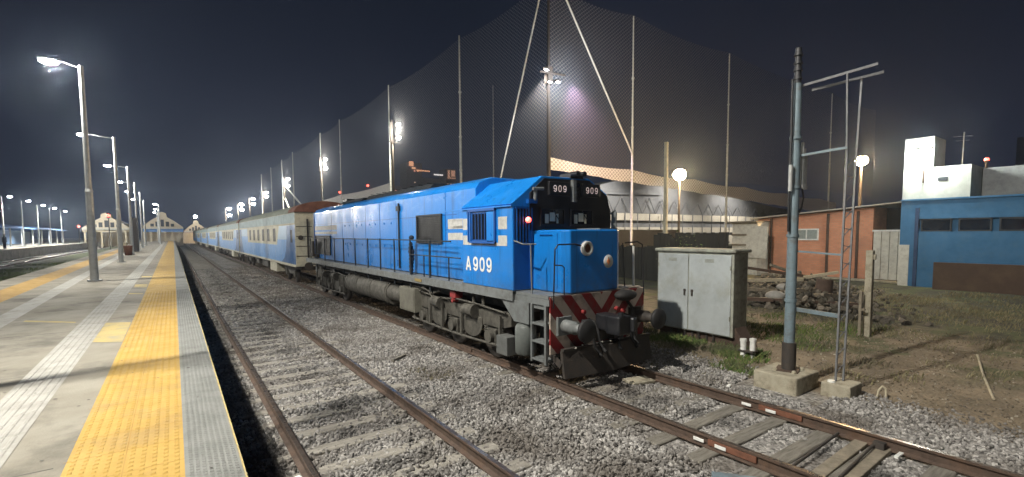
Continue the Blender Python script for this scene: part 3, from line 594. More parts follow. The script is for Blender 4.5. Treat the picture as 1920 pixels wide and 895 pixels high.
def track(label, rails, y0, y1, phase, sm, drop, nsl):
    c = (rails[0] + rails[1]) / 2
    t = empty('railway_track', (c, y0, -0.2), label, 'railway track', 'broad gauge tracks beside the platform')
    for x in rails: rail_mb(x, y0, y1).build('rail', [M['rust'], M['railtop']], t)
    k0 = math.ceil((y0 - phase) / 0.62)
    for k in range(nsl):
        y = phase + (k0 + k) * 0.62
        q = rnd.uniform(-.03, .03); d = rnd.uniform(-.012, .010); a = rnd.uniform(-.015, .015)
        b = MB(); b.box(c - 1.35 + q, c + 1.35 + q, y - .115, y + .115, -.33, -.158 + d * 0 - drop, 0, rz=a)
        b.build('sleeper', sm, t, bevel=0.012, seg=1)
    b = MB()
    for k in range(nsl, int((y1 - y0) / 0.62)):
        y = phase + (k0 + k) * 0.62; b.box(c - 1.35, c + 1.35, y - .115, y + .115, -.3, -.158 - drop)
    o = b.build('far_sleepers', sm, t); o['kind'] = 'stuff'
    return t
t1 = track('rusty track with pale sleepers right beside the platform edge', RAILS1, 0.2, 190, -0.2 + 0.31, M['sleeper'], 0.0, 90)
t2 = track('rusty track carrying the blue locomotive and its carriages', RAILS2, 0.2, 190, -0.1 + 0.31, M['sleeper_dark'], 0.0, 90)
# details on the locomotive's track
def onrail(name, x, y, ln, mt, off, z0, z1, w=0.025, label=None):
    b = MB(); b.box(x + off - w / 2, x + off + w / 2, y, y + ln, z0, z1); o = b.build(name, mt, t2, bevel=0.004, seg=1)
    if label: o['label'] = label
for x, y in ((RAILS2[0], 2.75), (RAILS2[1], 3.0), (RAILS2[0], 9.3)):
    for s in (-1, 1): onrail('joint_bar', x, y, 0.62, M['rust'] if y > 9 else M['rust_bright'], s * 0.028, -.12, -.04)
for x, y in ((RAILS2[0] - .03, 3.42), (RAILS2[0] - .03, 3.12), (RAILS2[1] - .045, 3.72), (RAILS2[1] - .045, 3.35)):
    onrail('paint_mark', x, y, 0.15, M['white'], -0.018, -.11, -.065, 0.012, 'white paint mark on the rail side')
b = MB(); b.cyl((RAILS2[0] + .05, 2.45, -.10), (RAILS2[1] - .1, 2.52, -.10), .018); b.cyl((5.9, 2.05, -.12), (RAILS2[1] - .05, 2.12, -.10), .018); b.build('tie_rod', M['iron'], t2)
b = MB(); b.box(5.2, 7.5, 2.18, 2.33, -.3, -.135, rz=0.03); b.box(5.2, 7.4, 1.93, 2.07, -.3, -.13, rz=0.03); b.build('point_timber', M['wood'], t2, bevel=0.01)
b = MB(); b.box(RAILS2[1] - .16, RAILS2[1] - .06, 2.0, 2.12, -.14, -.05); b.build('rail_chair', M['iron'], t2)
b = MB(); b.box(RAILS2[1] - .30, RAILS2[1] - .10, 1.82, 1.86, -.12, -.10); b.build('paint_mark', M['white'], t2)
b = MB(); b.box(6.62, 7.12, 5.48, 5.82, -.15, -.095, rz=-.25); tag(b.build('concrete_slab', M['conc_post'], loc=(6.87, 5.65, -.15), bevel=.015), 'pale flat concrete slab lying between the rails under the plough', 'slab')
b = MB(); b.box(3.55, 3.72, 0.9, 2.3, GZ, -.12, rz=-1.2); 
# left-hand tracks beyond the platform
for i, (xc, lb) in enumerate(((-13.6, 'distant track along the far left platform, beyond the grass strip'),)):
    t = empty('railway_track', (xc, 20, -0.2), lb, 'railway track')
    for s in (-1, 1): rail_mb(xc + s * .87, 20, 200, 10).build('rail', [M['rust'], M['railtop']], t)
    b = MB()
    for k in range(280): b.box(xc - 1.3, xc + 1.3, 20.5 + k * .62, 20.73 + k * .62, -.25, -.158)
    b.build('sleepers', M['sleeper_dark'], t)['kind'] = 'stuff'

# scrap on the gravel
def scrap(x, y, l, w, h, rz, mt, label, name='timber_offcut', cat='timber'):
    b = MB(); z = GZ + .025; b.box(x - l / 2, x + l / 2, y - w / 2, y + w / 2, z, z + h, rz=rz); tag(b.build(name, mt, loc=(x, y, z), bevel=.006), label, cat)
scrap(1.0, 5.65, .13, .07, .03, .3, M['white'], 'white crumpled wrapper beside the nearest rail', 'litter_scrap', 'litter')
scrap(3.95, 9.9, .5, .07, .06, .6, M['sleeper_dark'], 'short dark timber lying in the ballast below the fuel tank')
scrap(8.0, 4.55, .14, .06, .03, .2, M['white'], 'white plastic scrap by the right-hand rail before the mast block', 'litter_scrap', 'litter')
scrap(4.9, 2.55, .7, .26, .10, -.9, M['mast'], 'grey steel plate lying at the bottom edge beside the near rail', 'steel_plate', 'plate')

# ------------------------------------------------------------------ locomotive  (body centre line x = TC)
LX = 6.43
loco = empty('locomotive', (LX, 6.22, 0), 'bright blue diesel locomotive numbered A909 with red and white striped front', 'locomotive')
# --- hood
HX0, HX1 = 5.45, 7.41
sec = [(HX0, 1.52), (HX0, 3.60), (HX0 + .10, 3.74), (HX0 + .42, 3.86), (HX1 - .42, 3.86), (HX1 - .10, 3.74), (HX1, 3.60), (HX1, 1.52)]
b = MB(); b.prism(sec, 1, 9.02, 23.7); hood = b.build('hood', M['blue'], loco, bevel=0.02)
b = MB()   # door seams and edges on the near side
for y in (10.45, 13.6, 15.0, 16.4, 17.8, 19.2, 20.75):
    b.box(HX0 - .006, HX0, y, y + .018, 1.62, 3.58)
b.box(HX0 - .005, HX0, 9.9, 23.6, 3.05, 3.065)
b.build('door_seam', M['bluedeep'], hood)
b = MB()
for y in (14.0, 14.6, 15.4, 16.0, 16.8, 17.4, 18.2, 18.8):
    for z in (2.2, 2.9): b.box(HX0 - .02, HX0, y, y + .04, z, z + .06)
b.build('door_latch', M['bluecab'], hood)
b = MB(); b.box(HX0 - .045, HX0 + .01, 13.35, 13.40, 1.6, 3.5); b.box(HX0 - .06, HX0, 13.28, 13.5, 3.28, 3.42); b.build('conduit', M['darkpanel'], hood)
def grille(y0, y1, z0, z1):
    f = MB(); w = .04
    for a in ((y0, y1, z1 - w, z1), (y0, y1, z0, z0 + w), (y0, y0 + w, z0 + w, z1 - w), (y1 - w, y1, z0 + w, z1 - w)): f.box(HX0 - .05, HX0 + .01, *a)
    fr = f.build('filter_grille', M['darkpanel'], hood)
    s = MB(); k = z0 + w + .01
    while k < z1 - w: s.box(HX0 - .03, HX0 - .004, y0 + w, y1 - w, k, k + .014, rx=0.0); k += .045
    s.box(HX0 - .004, HX0 - .001, y0 + w, y1 - w, z0 + w, z1 - w); s.build('grille_slats', M['black'], fr)
grille(10.62, 12.10, 2.36, 3.10)
grille(20.95, 23.5, 1.72, 2.56)
b = MB(); b.box(HX0 - .004, HX0, 20.0, 23.65, 2.80, 2.98); b.box(HX0 - .004, HX0, 20.0, 23.65, 2.62, 2.72); b.build('white_stripe', M['stripe'], hood)
b = MB(); b.box(HX0 - .004, HX0, 9.12, 10.33, 2.71, 2.95); b.box(HX0 - .004, HX0, 9.12, 10.33, 2.45, 2.62); b.build('white_stripe', M['stripe'], hood)
b = MB(); b.prism([(5.95, 3.87), (6.1, 4.04), (6.8, 4.04), (6.95, 3.87)], 1, 12.4, 17.9); b.prism([(5.8, 3.87), (5.9, 3.98), (6.95, 3.98), (7.05, 3.87)], 1, 17.9, 20.6)
for k in range(9): b.box(6.0, 6.9, 12.6 + k * .6, 12.62 + k * .6, 4.04, 4.06)
b.build('roof_fan_housing', M['darkpanel'], hood, bevel=.02)
b = MB(); b.box(6.1, 6.5, 20.7, 21.4, 3.86, 4.12); b.build('exhaust_stack', M['black'], hood, bevel=.03)
b = MB(); b.box(HX0 - .03, HX1 + .03, 23.7, 23.76, 1.5, 3.6); b.build('rear_end_sheet', M['bluedeep'], loco)
b = MB(); b.box(HX0 - .12, HX0 - .02, 22.9, 23.6, 1.55, 1.7); b.box(5.2, 5.3, 23.2, 23.7, 1.6, 2.3); b.build('rear_steps', M['iron'], loco)
# --- deck
b = MB(); b.box(5.14, LX * 2 - 5.14, 7.2, 24.2, 1.46, 1.50); b.box(5.13, 5.19, 9.1, 24.2, 1.32, 1.459); b.box(LX * 2 - 5.19, LX * 2 - 5.13, 9.1, 24.2, 1.32, 1.459)
b.box(5.6, 7.26, 7.3, 24.0, 1.05, 1.455); b.box(5.55, 7.3, 24.0, 24.22, .8, 1.455); b.build('deck', M['greypaint'], loco)
b = MB(); b.box(5.112, 5.129, 11.2, 11.6, 1.37, 1.44); b.build('ochre_plate', M['yellowpart'], loco)
# --- handrail along the deck
pts = [(5.2, 9.75, 2.42)] + [(5.2, y, 2.44) for y in (12, 16, 20, 23.6)]
b = MB(); b.tube(pts, .017); b.tube([(5.2, 9.3, 2.05), (5.2, 12.1, 2.05)], .014); b.build('handrail', M['darkpanel'], loco)
for y in (10.85, 12.05, 13.2, 14.35, 15.5, 16.85, 18.25, 19.5, 21.0, 22.4, 23.5):
    b = MB(); b.cyl((5.2, y, 1.15), (5.2, y, 2.44), .022 if y > 11 else .03, n=8); b.ball((5.2, y, 2.44), .028, 8, 6); b.build('handrail_post', M['darkpanel'], loco)
for y in (11.2, 9.85): b = MB(); b.cyl((5.2, y, 1.5), (5.2, y, 2.05), .018, n=8); b.build('handrail_post', M['darkpanel'], loco)
# --- cab
CX0, CX1, CY0, CY1 = 5.13, 7.73, 7.18, 9.06
csec = [(CX0, 1.53), (CX0, 3.13), (CX0 - .03, 3.15), (5.83, 3.70), (7.08, 3.72), (7.62, 3.42), (CX1, 3.05), (CX1, 1.53)]
b = MB(); b.prism(csec, 1, CY0, CY1); cab = b.build('cab', M['bluecab'], loco, bevel=.012)
b = MB(); b.box(CX0 - .035, CX0 - .002, CY0 + .0, CY1 + .9, 3.10, 3.125); b.build('rain_gutter', M['blue'], cab)
b = MB(); b.box(CX0 + .0, CX0 + .05, 7.2, 9.1, 1.33, 1.525); b.box(CX0 + .05, CX0 + .6, 7.2, 7.26, 1.33, 1.525); b.build('cab_sill', M['greypaint'], cab)
b = MB()   # stripes either side of the cab window
for (ya, yb) in ((8.80, 9.03), (8.62, 8.74), (7.36, 7.66)):
    b.box(CX0 - .004, CX0, ya, yb, 2.68, 2.92)
    b.box(CX0 - .004, CX0, ya, yb, 2.42, 2.56)
b.box(CX0 - .004, CX0, 7.36, 9.03, 2.36, 2.42)
b.build('white_stripe', M['stripe'], cab)
# side window: dark half with bars, blue sliding shutter, little awning
b = MB(); b.box(CX0 - .03, CX0, 8.02, 8.66, 2.44, 3.04); b.box(CX0 - .05, CX0 - .0, 7.72, 7.76, 2.4, 3.08); b.box(CX0 - .05, CX0, 8.64, 8.68, 2.4, 3.08); b.box(CX0 - .06, CX0, 7.72, 8.72, 3.05, 3.10); b.box(CX0 - .06, CX0, 7.72, 8.68, 2.40, 2.44); wf = b.build('side_window', M['bluedeep'], cab)
b = MB(); b.box(CX0 - .034, CX0 - .031, 8.05, 8.60, 2.48, 3.0); b.build('pane', M['glass'], wf)
b = MB()
for k in range(5): b.box(CX0 - .05, CX0 - .036, 8.08 + k * .12, 8.095 + k * .12, 2.46, 3.02)
b.build('window_bars', M['bluedeep'], wf)
b = MB(); b.box(CX0 - .04, CX0, 7.78, 8.02, 2.46, 3.03); b.build('shutter', M['blue'], wf)
b = MB(); b.box(CX0 - .03, CX0, 8.78, 8.80, 2.42, 3.08); b.box(CX0 - .025, CX0, 8.76, 8.84, 3.0, 3.06); b.build('awning_rod', M['bluedeep'], wf)
# number on the cab side
def text_mesh(txt, size, mt, parent, name, origin, xdir, ydir, depth=.004, bold=.012, sx=1.0):
    cu = bpy.data.curves.new(name, 'FONT'); cu.body = txt; cu.size = size; cu.extrude = depth; cu.offset = bold; cu.align_x = 'LEFT'
    to = bpy.data.objects.new(name, cu); COL.objects.link(to)
    dg = bpy.context.evaluated_depsgraph_get(); dg.update(); me = bpy.data.meshes.new_from_object(to.evaluated_get(dg)); bpy.data.objects.remove(to)
    x, y = Vector(xdir), Vector(ydir); z = x.cross(y); o0 = Vector(origin)
    for v in me.vertices: v.co = o0 + x * v.co.x * sx + y * v.co.y + z * v.co.z - wloc(parent)
    me.materials.clear(); me.materials.append(mt); o = bpy.data.objects.new(name, me); COL.objects.link(o); o.parent = parent; return o
def glyph(ch, h, w, t, mt, parent, name, origin, xdir, ydir, depth=.004):
    """painted numerals and letters from their strokes: every stroke a flat ribbon"""
    def ribbon(pts, closed):
        b = MB(); n = len(pts); P2 = [Vector(p) for p in pts]; L_, R2 = [], []
        for i in range(n):
            a = P2[i - 1] if (i > 0 or closed) else P2[i]; c = P2[(i + 1) % n] if (i < n - 1 or closed) else P2[i]
            d = (c - a).normalized(); q = Vector((-d.y, d.x)) * t / 2; L_.append(P2[i] + q); R2.append(P2[i] - q)
        return L_, R2
    def oval(cx, cy, rx, ry, a0=0, a1=2 * PI, k=24): return [(cx + rx * math.cos(a0 + (a1 - a0) * i / k), cy + ry * math.sin(a0 + (a1 - a0) * i / k)) for i in range(k + (0 if a1 - a0 >= 2 * PI - .01 else 1))]
    r_ = (w - t) / 2; c = w / 2; S_ = []
    if ch == '0': S_ = [([(c + r_ * math.copysign(abs(math.cos(a)) ** .8, math.cos(a)), h / 2 + (h - t) / 2 * math.copysign(abs(math.sin(a)) ** .8, math.sin(a))) for a in [2 * PI * k / 28 for k in range(28)]], True)]
    if ch == '9': S_ = [(oval(c, h - t / 2 - h * .27, r_, h * .27), True), ([(c + r_, h - t / 2 - h * .27), (c + r_, h * .33)] + oval(c, h * .27 + t / 2, r_, h * .27, 0, -PI * .85, 12), False)]
    if ch == 'A': S_ = [([(t * .4, 0), (c, h)], False), ([(c, h), (w - t * .4, 0)], False), ([(w * .22, h * .3), (w * .78, h * .3)], False)]
    x, y = Vector(xdir), Vector(ydir); z = x.cross(y); o0 = Vector(origin); b = MB()
    for k, (pts, cl) in enumerate(S_):
        L_, R2 = ribbon(pts, cl); n = len(pts); off = depth * (1 + .15 * k)
        vs = [o0 + x * p.x + y * p.y + z * off for p in L_] + [o0 + x * p.x + y * p.y + z * off for p in R2]
        b.add(vs, [(i, (i + 1) % n, n + (i + 1) % n, n + i) for i in range(n if cl else n - 1)])
    return b.build(name, mt, parent, recalc=False)
for i, ch in enumerate('A909'):
    glyph(ch, .30, .215 if ch == 'A' else .20, .052, M['white'], cab, 'number_letter' if ch == 'A' else 'number_digit', (CX0 - .001, 8.92 - (0, .30, .56, .82)[i], 1.82), (0, -1, 0), (0, 0, 1))
# front wall: dark window band, number boards
fsec = [(5.52, 2.66), (5.52, 3.36), (5.86, 3.655), (7.06, 3.675), (7.58, 3.38), (7.69, 3.02), (7.69, 2.66)]
b = MB(); b.prism(fsec, 1, CY0 - .04, CY0 - .002); ff = b.build('front_window_band', M['black'], cab)
for (xa, xb) in ((5.74, 6.38), (6.50, 7.16)):
    w = .035; b = MB()
    for a in ((xa, xb, 3.09 - w, 3.09), (xa, xb, 2.74, 2.74 + w), (xa, xa + w, 2.74 + w, 3.09 - w), (xb - w, xb, 2.74 + w, 3.09 - w)): b.box(a[0], a[1], CY0 - .075, CY0 - .041, a[2], a[3])
    wf = b.build('windscreen', M['black'], cab)
    b = MB(); b.box(xa + w, xb - w, CY0 - .052, CY0 - .048, 2.74 + w, 3.09 - w); b.build('pane', M['glass'], wf)
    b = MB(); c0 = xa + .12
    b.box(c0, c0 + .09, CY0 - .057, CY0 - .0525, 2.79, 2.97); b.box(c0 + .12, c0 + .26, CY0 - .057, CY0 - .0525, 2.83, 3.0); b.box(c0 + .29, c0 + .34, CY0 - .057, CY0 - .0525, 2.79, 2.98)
    b.build('painted_reflections', M['cream'], wf)  # cream boxes imitate pale reflections and lit background in the panes
    b = MB(); b.beam(((xa + xb) / 2 - .05, CY0 - .09, 3.08), ((xa + xb) / 2 + .12, CY0 - .09, 2.86), .012, .012); b.build('wiper', M['black'], wf)
for (xa, xb, s) in ((5.93, 6.48, '909'), (6.80, 7.32, '909')):
    b = MB(); b.box(xa, xb, CY0 - .10, CY0 - .041, 3.33, 3.60); nb = b.build('number_board', M['black'], cab, bevel=.015)
    b = MB(); b.box(xa + .04, xb - .04, CY0 - .104, CY0 - .101, 3.37, 3.56); b.build('board_glass', M['darkpanel'], nb)
    for i, ch in enumerate(s): glyph(ch, .13, .085, .018, M['e_num'], nb, 'number_digit', (xa + .10 + i * .125, CY0 - .105, 3.40), (1, 0, 0), (0, 0, 1), depth=.002)
b = MB(); b.box(6.54, 6.62, CY0 - .12, CY0 - .04, 3.22, 3.66); b.build('bell_bracket', M['greypaint'], cab)
b = MB(); b.box(6.55, 6.9, CY0 - .02, CY0 + .3, 3.70, 3.80); b.cyl((6.60, CY0 - .2, 3.78), (6.60, CY0 + .2, 3.78), .05); b.cyl((6.78, CY0 - .2, 3.78), (6.78, CY0 + .2, 3.78), .05); b.build('air_horn', M['black'], cab)
for z in (3.30, 3.42, 3.56): b = MB(); b.cyl((6.70, CY0 - .09, z), (6.70, CY0 - .04, z), .045); b.build('marker_light', M['glass'], cab)
b = MB(); b.tube([(5.50, CY0 - .14, 3.43), (5.75, CY0 - .14, 3.44)], .03); b.cyl((5.58, CY0 - .12, 3.43), (5.58, CY0 - .1, 3.22), .035); b.build('jumper_socket', M['greypaint'], cab)
b = MB(); b.box(5.42, 5.62, CY0 - .12, CY0 - .02, 3.16, 3.24); b.build('lamp_hood', M['bluedeep'], cab)
# door recess at the left of the front with vertical bars and a red lamp
b = MB(); b.box(CX0 + .02, 5.50, CY0 - .012, CY0 - .002, 1.55, 3.10); dr = b.build('cab_door', M['bluedeep'], cab)
b = MB(); b.box(CX0 + .05, 5.47, CY0 - .018, CY0 - .013, 2.42, 3.06); b.build('door_opening', M['black'], dr)
b = MB()
for k in range(6): b.box(CX0 + .06 + k * .07, CX0 + .08 + k * .07, CY0 - .05, CY0 - .03, 2.40, 3.08)
b.box(CX0 + .04, 5.48, CY0 - .055, CY0 - .03, 3.06, 3.09); b.box(CX0 + .04, 5.48, CY0 - .055, CY0 - .03, 2.39, 2.42)
b.build('door_bars', M['bluedeep'], dr)
b = MB(); b.ball((5.42, CY0 - .10, 2.85), .055, 12, 8); b.build('red_lamp', M['e_red'], cab)
b = MB(); b.tube([(5.14, CY0 - .03, 2.46), (5.14, CY0 - .14, 2.44), (5.16, CY0 - .28, 2.40), (5.35, CY0 - .42, 2.40)], .014); b.tube([(5.20, CY0 - .45, 2.40), (5.22, CY0 - .46, 1.5)], .014); b.build('door_handrail', M['greypaint'], cab)
# --- nose
NX0, NX1, NY = 5.60, 7.16, 6.23
nsec = [(NX0, 6.36), (NX0 + .10, NY), (NX1 - .25, NY), (NX1, 6.42), (NX1, CY0 - .001), (NX0, CY0 - .001)]
b = MB(); nsec2 = nsec; b.prism(nsec, 2, 1.52, 2.66); nose = b.build('nose', M['bluecab'], loco, bevel=.03, seg=3)
b = MB(); b.box(NX1 - .45, NX1 + .05, 6.5, CY0, 2.665, 2.69); b.build('nose_ledge', M['greypaint'], nose)
b = MB(); b.lathe((6.08, NY - .001, 2.32), (0, -1, 0), [(0, .135), (.05, .135), (.06, .12), (.06, .085), (.03, .08)], 24); hl = b.build('headlight', M['stripe'], nose)
b = MB(); b.lathe((6.08, NY, 2.32), (0, -1, 0), [(.035, .085), (.03, .05), (.03, 0)], 20); b.build('headlight_lens', mat('amber_brown_lens', (.10, .035, .02), .15), hl)
b = MB(); b.lathe((NX1 + .0, 6.50, 2.33), (.8, -.6, 0), [(-.02, .10), (.05, .10), (.06, .08), (.05, 0)], 18); b.build('headlight', M['darkpanel'], nose)
b = MB(); b.lathe((6.66, NY - .001, 2.06), (0, -1, 0), [(0, .125), (.006, .125), (.007, 0)], 28); em = b.build('round_emblem', M['stripe'], nose)
b = MB(); b.lathe((6.66, NY - .009, 2.06), (0, -1, 0), [(0, .045), (.003, .045), (.0035, 0)], 16); b.box(6.645, 6.675, NY - .013, NY - .009, 2.0, 2.14); b.build('emblem_mark', mat('orange_mark', (.6, .2, .06), .6), em)
b = MB(); b.box(NX0 - .004, NX0, 6.46, 6.475, 1.6, 2.6); b.box(NX0 - .02, NX0, 6.6, 6.95, 2.56, 2.575); b.build('nose_seam', M['bluedeep'], nose)
# --- front platform, chevron plate, steps
b = MB(); b.box(5.2, LX * 2 - 5.2, 6.24, 7.2, 1.46, 1.515); b.build('front_footplate', M['greypaint'], loco)
b = MB(); b.box(5.215, 7.66, 6.20, 6.235, .50, 1.50)
hp = b.build('hazard_plate', M['hazard'], loco, loc=(6.46, 6.22, 0))
b = MB(); b.prism([(5.19, 6.21), (5.19, 7.2), (5.27, 7.2), (5.27, 6.21)], 2, 1.34, 1.455)
for (yy) in (6.27, 6.66): b.box(5.17, 5.215, yy, yy + .05, .30, 1.34)
for z in (.34, .66, .98): b.box(5.17, 5.42, 6.32, 6.66, z, z + .035)
b.box(5.215, 5.23, 6.28, 6.70, 1.26, 1.34)
b.build('front_steps', M['greypaint'], loco)
b = MB(); b.box(5.40, 5.44, 6.28, 6.72, .3, 1.3); b.build('step_back', M['black'], loco)
b = MB(); b.box(5.16, 5.22, 6.74, 7.2, .95, 1.34); b.add([(5.16, 7.2, 1.33), (5.22, 7.2, 1.33), (5.22, 7.62, 1.33), (5.16, 7.62, 1.33), (5.16, 7.2, .95), (5.22, 7.2, .95)], [(0, 1, 2, 3), (0, 3, 4), (1, 5, 2), (4, 3, 2, 5), (0, 4, 5, 1)]); b.build('bolster_bracket', M['greypaint'], loco)
for s in (-1, 1):   # buffers
    cx_ = LX + s * .93; b = MB()
    b.box(cx_ - .16, cx_ + .16, 6.14, 6.199, .82, 1.14); b.lathe((cx_, 6.15, .98), (0, -1, 0), [(0, .115), (.28, .115), (.28, .085), (.50, .085)], 24); bf = b.build('buffer', M['iron'] if s > 0 else M['greypaint'], loco)
    b = MB(); b.lathe((cx_, 5.65, .98), (0, -1, 0), [(0, 0), (0, .13), (.02, .195), (.055, .20), (.085, .18), (.095, 0)], 32); b.build('buffer_head', M['rubber'], bf)
# plough
b = MB(); pz0, pz1 = .10, .56
b.add([(5.36, 6.06, pz1), (LX, 5.96, pz1), (7.66, 6.06, pz1), (5.36, 5.98, pz0), (LX, 5.86, pz0), (7.66, 5.98, pz0), (5.36, 6.12, pz1), (LX, 6.02, pz1), (7.66, 6.12, pz1), (5.36, 6.04, pz0), (LX, 5.92, pz0), (7.66, 6.04, pz0)],
      [(0, 1, 4, 3), (1, 2, 5, 4), (6, 9, 10, 7), (7, 10, 11, 8), (0, 6, 7, 1), (1, 7, 8, 2), (3, 4, 10, 9), (4, 5, 11, 10), (0, 3, 9, 6), (2, 8, 11, 5)])
pw = b.build('plough', M['iron'], loco)
b = MB(); b.beam((5.36, 6.08, .30), (5.36, 6.6, .6), .04, .1); b.beam((7.6, 6.08, .30), (7.6, 6.6, .6), .04, .1)
b.box(5.36, 7.66, 6.02, 6.10, .56, .60); b.build('plough_bracket', M['iron'], pw)
# coupler, hoses
b = MB(); b.box(LX - .14, LX + .14, 5.85, 6.2, .82, 1.12); b.box(LX - .22, LX + .10, 5.55, 5.87, .80, 1.14); b.box(LX + .06, LX + .2, 5.5, 5.72, .84, 1.10, rz=.4); b.cyl((LX - .12, 5.6, .75), (LX - .12, 5.6, 1.2), .05); b.build('coupler', M['black'], loco, bevel=.03)
for i, (hx, dx, dz) in enumerate(((5.95, .05, .55), (6.12, .03, .48), (6.78, -.05, .5), (6.95, .04, .52), (7.08, .0, .46))):
    pts = [(hx, 6.19, 1.02), (hx, 6.05, 1.0), (hx + dx, 5.97, .9 - dz * .2), (hx + dx * 2, 5.96, 1.0 - dz * .8), (hx + dx * 3, 5.90, 1.0 - dz)]
    b = MB(); b.tube(pts, .026); b.cyl(pts[-1], (pts[-1][0], pts[-1][1] - .05, pts[-1][2] - .05), .035); b.build('brake_hose', M['rubber'], loco)
b = MB(); b.ball((6.95, 6.05, 1.42), .2, 14, 8, sc=(1.35, .8, .55)); b.tube([(7.0, 6.1, 1.35), (7.15, 6.05, 1.15), (7.1, 6.0, .85)], .03); b.build('cable_bundle', M['rubber'], loco)
for (x, z) in ((5.95, 1.18), (6.82, 1.16), (7.0, 1.1)): b = MB(); b.cyl((x, 6.19, z), (x, 6.12, z), .04); b.box(x - .05, x + .02, 6.10, 6.13, z - .01, z + .02); b.build('air_cock', M['redpart'], loco)
b = MB(); b.box(6.2, 6.7, 6.1, 6.19, .62, .80); b.box(7.15, 7.25, 6.0, 6.1, .6, 1.0, rz=.3); b.build('draft_gear_box', M['iron'], loco)
b = MB()
for (x, z) in ((5.62, .60), (5.78, .63), (6.28, .62), (6.5, .61), (6.72, .62)): b.ball((x, 6.0, z), .018, 8, 6)
b.build('bolt_heads', M['tin'], pw)
# front handrails
b = MB(); b.tube([(5.28, 6.2, 1.30), (5.30, 6.18, 2.32), (5.36, 6.17, 2.40), (5.75, 6.17, 2.405), (5.92, 6.19, 2.37)], .013); b.tube([(5.5, 6.17, 1.52), (5.5, 6.17, 2.0), (5.45, 6.17, 2.04), (5.30, 6.18, 2.05)], .011); b.build('front_handrail', M['black'], loco)
b = MB(); b.tube([(7.2, 6.3, 2.40), (7.45, 6.2, 2.42), (7.60, 6.2, 2.36), (7.66, 6.2, 1.35)], .015); b.tube([(7.14, 6.3, 2.40), (7.15, 6.25, 1.55)], .012); b.build('front_handrail', M['black'], loco)
b = MB(); b.cyl((7.52, 6.34, 1.50), (7.50, 6.34, 2.33), .022); b.box(7.25, 7.6, 6.24, 6.5, 1.50, 1.53); b.build('white_grab_post', M['white'], loco)
b = MB(); b.tube([(CX1 + .02, CY0 + .02, 3.0), (CX1 + .10, CY0 - .05, 3.08), (CX1 + .12, CY0 - .05, 2.7)], .02); b.box(CX1 + .05, CX1 + .08, CY0 - .12, CY0 + .02, 2.6, 3.05); b.build('side_mirror', M['greypaint'], loco)
# --- fuel tank, reservoirs, lockers
b = MB(); R_ = .40; prof = [(LX - 1.25, .62)] 
tsec = []
for i in range(20):
    t = 2 * PI * i / 20; tsec.append((math.cos(t), math.sin(t)))
bsec = [(LX - 1.18 + .24 - .24 * math.cos(a), .80 + .30 * math.sin(a)) for a in [-PI / 2 + PI * k / 10 for k in range(11)]]
bsec = [(LX - .9 - .32 * math.cos(a), .78 + .36 * math.sin(a)) for a in [-PI / 2 + PI * k / 12 for k in range(13)]]
bsec2 = bsec + [(2 * LX - x, z) for (x, z) in reversed(bsec)]
b.prism(bsec2, 1, 14.0, 18.3)
for y in (14.1, 15.5, 16.9, 18.1): b.prism([(LX + (x - LX) * 1.012, .78 + (z - .78) * 1.03) for x, z in bsec2], 1, y, y + .06)
b.build('fuel_tank', M['bogie'], loco)
b = MB(); b.cyl((LX - .96, 13.0, .82), (LX - .96, 13.95, .82), .25, n=24); b.ball((LX - .96, 13.0, .82), .25, 20, 10, sc=(1, .45, 1)); b.build('air_reservoir', M['bogie'], loco)
b = MB(); b.box(5.15, 5.6, 11.72, 12.75, .50, 1.14); b.box(5.135, 5.15, 11.76, 12.71, .54, 1.10); b.build('battery_box', mat('khaki_grey_box', (.15, .145, .115), .8, col2=(.09, .085, .07), amt=.7), loco, bevel=.01)
b = MB(); b.lathe((5.27, 6.98, .36), (0, 0, 1), [(0, 0), (0, .17), (.03, .2), (.5, .2), (.56, .16), (.58, 0)], 24); b.build('sand_tank', mat('grey_tank_paint', (.15, .165, .155), .5, amt=.6), loco)
b = MB(); b.box(5.12, 5.38, 7.38, 7.75, .24, .60); b.build('tool_box', mat('grey_box_paint', (.12, .125, .12), .6, amt=.6), loco, bevel=.008)
b = MB(); b.box(5.22, 5.42, 9.6, 9.85, 1.12, 1.28); b.cyl((5.2, 9.72, 1.06), (5.35, 9.72, 1.06), .05); b.build('red_valve', M['redpart'], loco)
b = MB(); b.tube([(5.3, 12.9, 1.25), (5.3, 11.6, 1.18), (5.28, 10.9, 1.1), (5.3, 10.5, 1.2)], .025); b.tube([(5.3, 8.9, 1.3), (5.3, 8.9, 1.05)], .04); b.tube([(5.3, 8.5, 1.3), (5.3, 8.5, 1.05)], .04); b.tube([(5.35, 13.0, 1.2), (5.35, 24.0, 1.2)], .03); b.build('air_pipe', M['bogie'], loco)
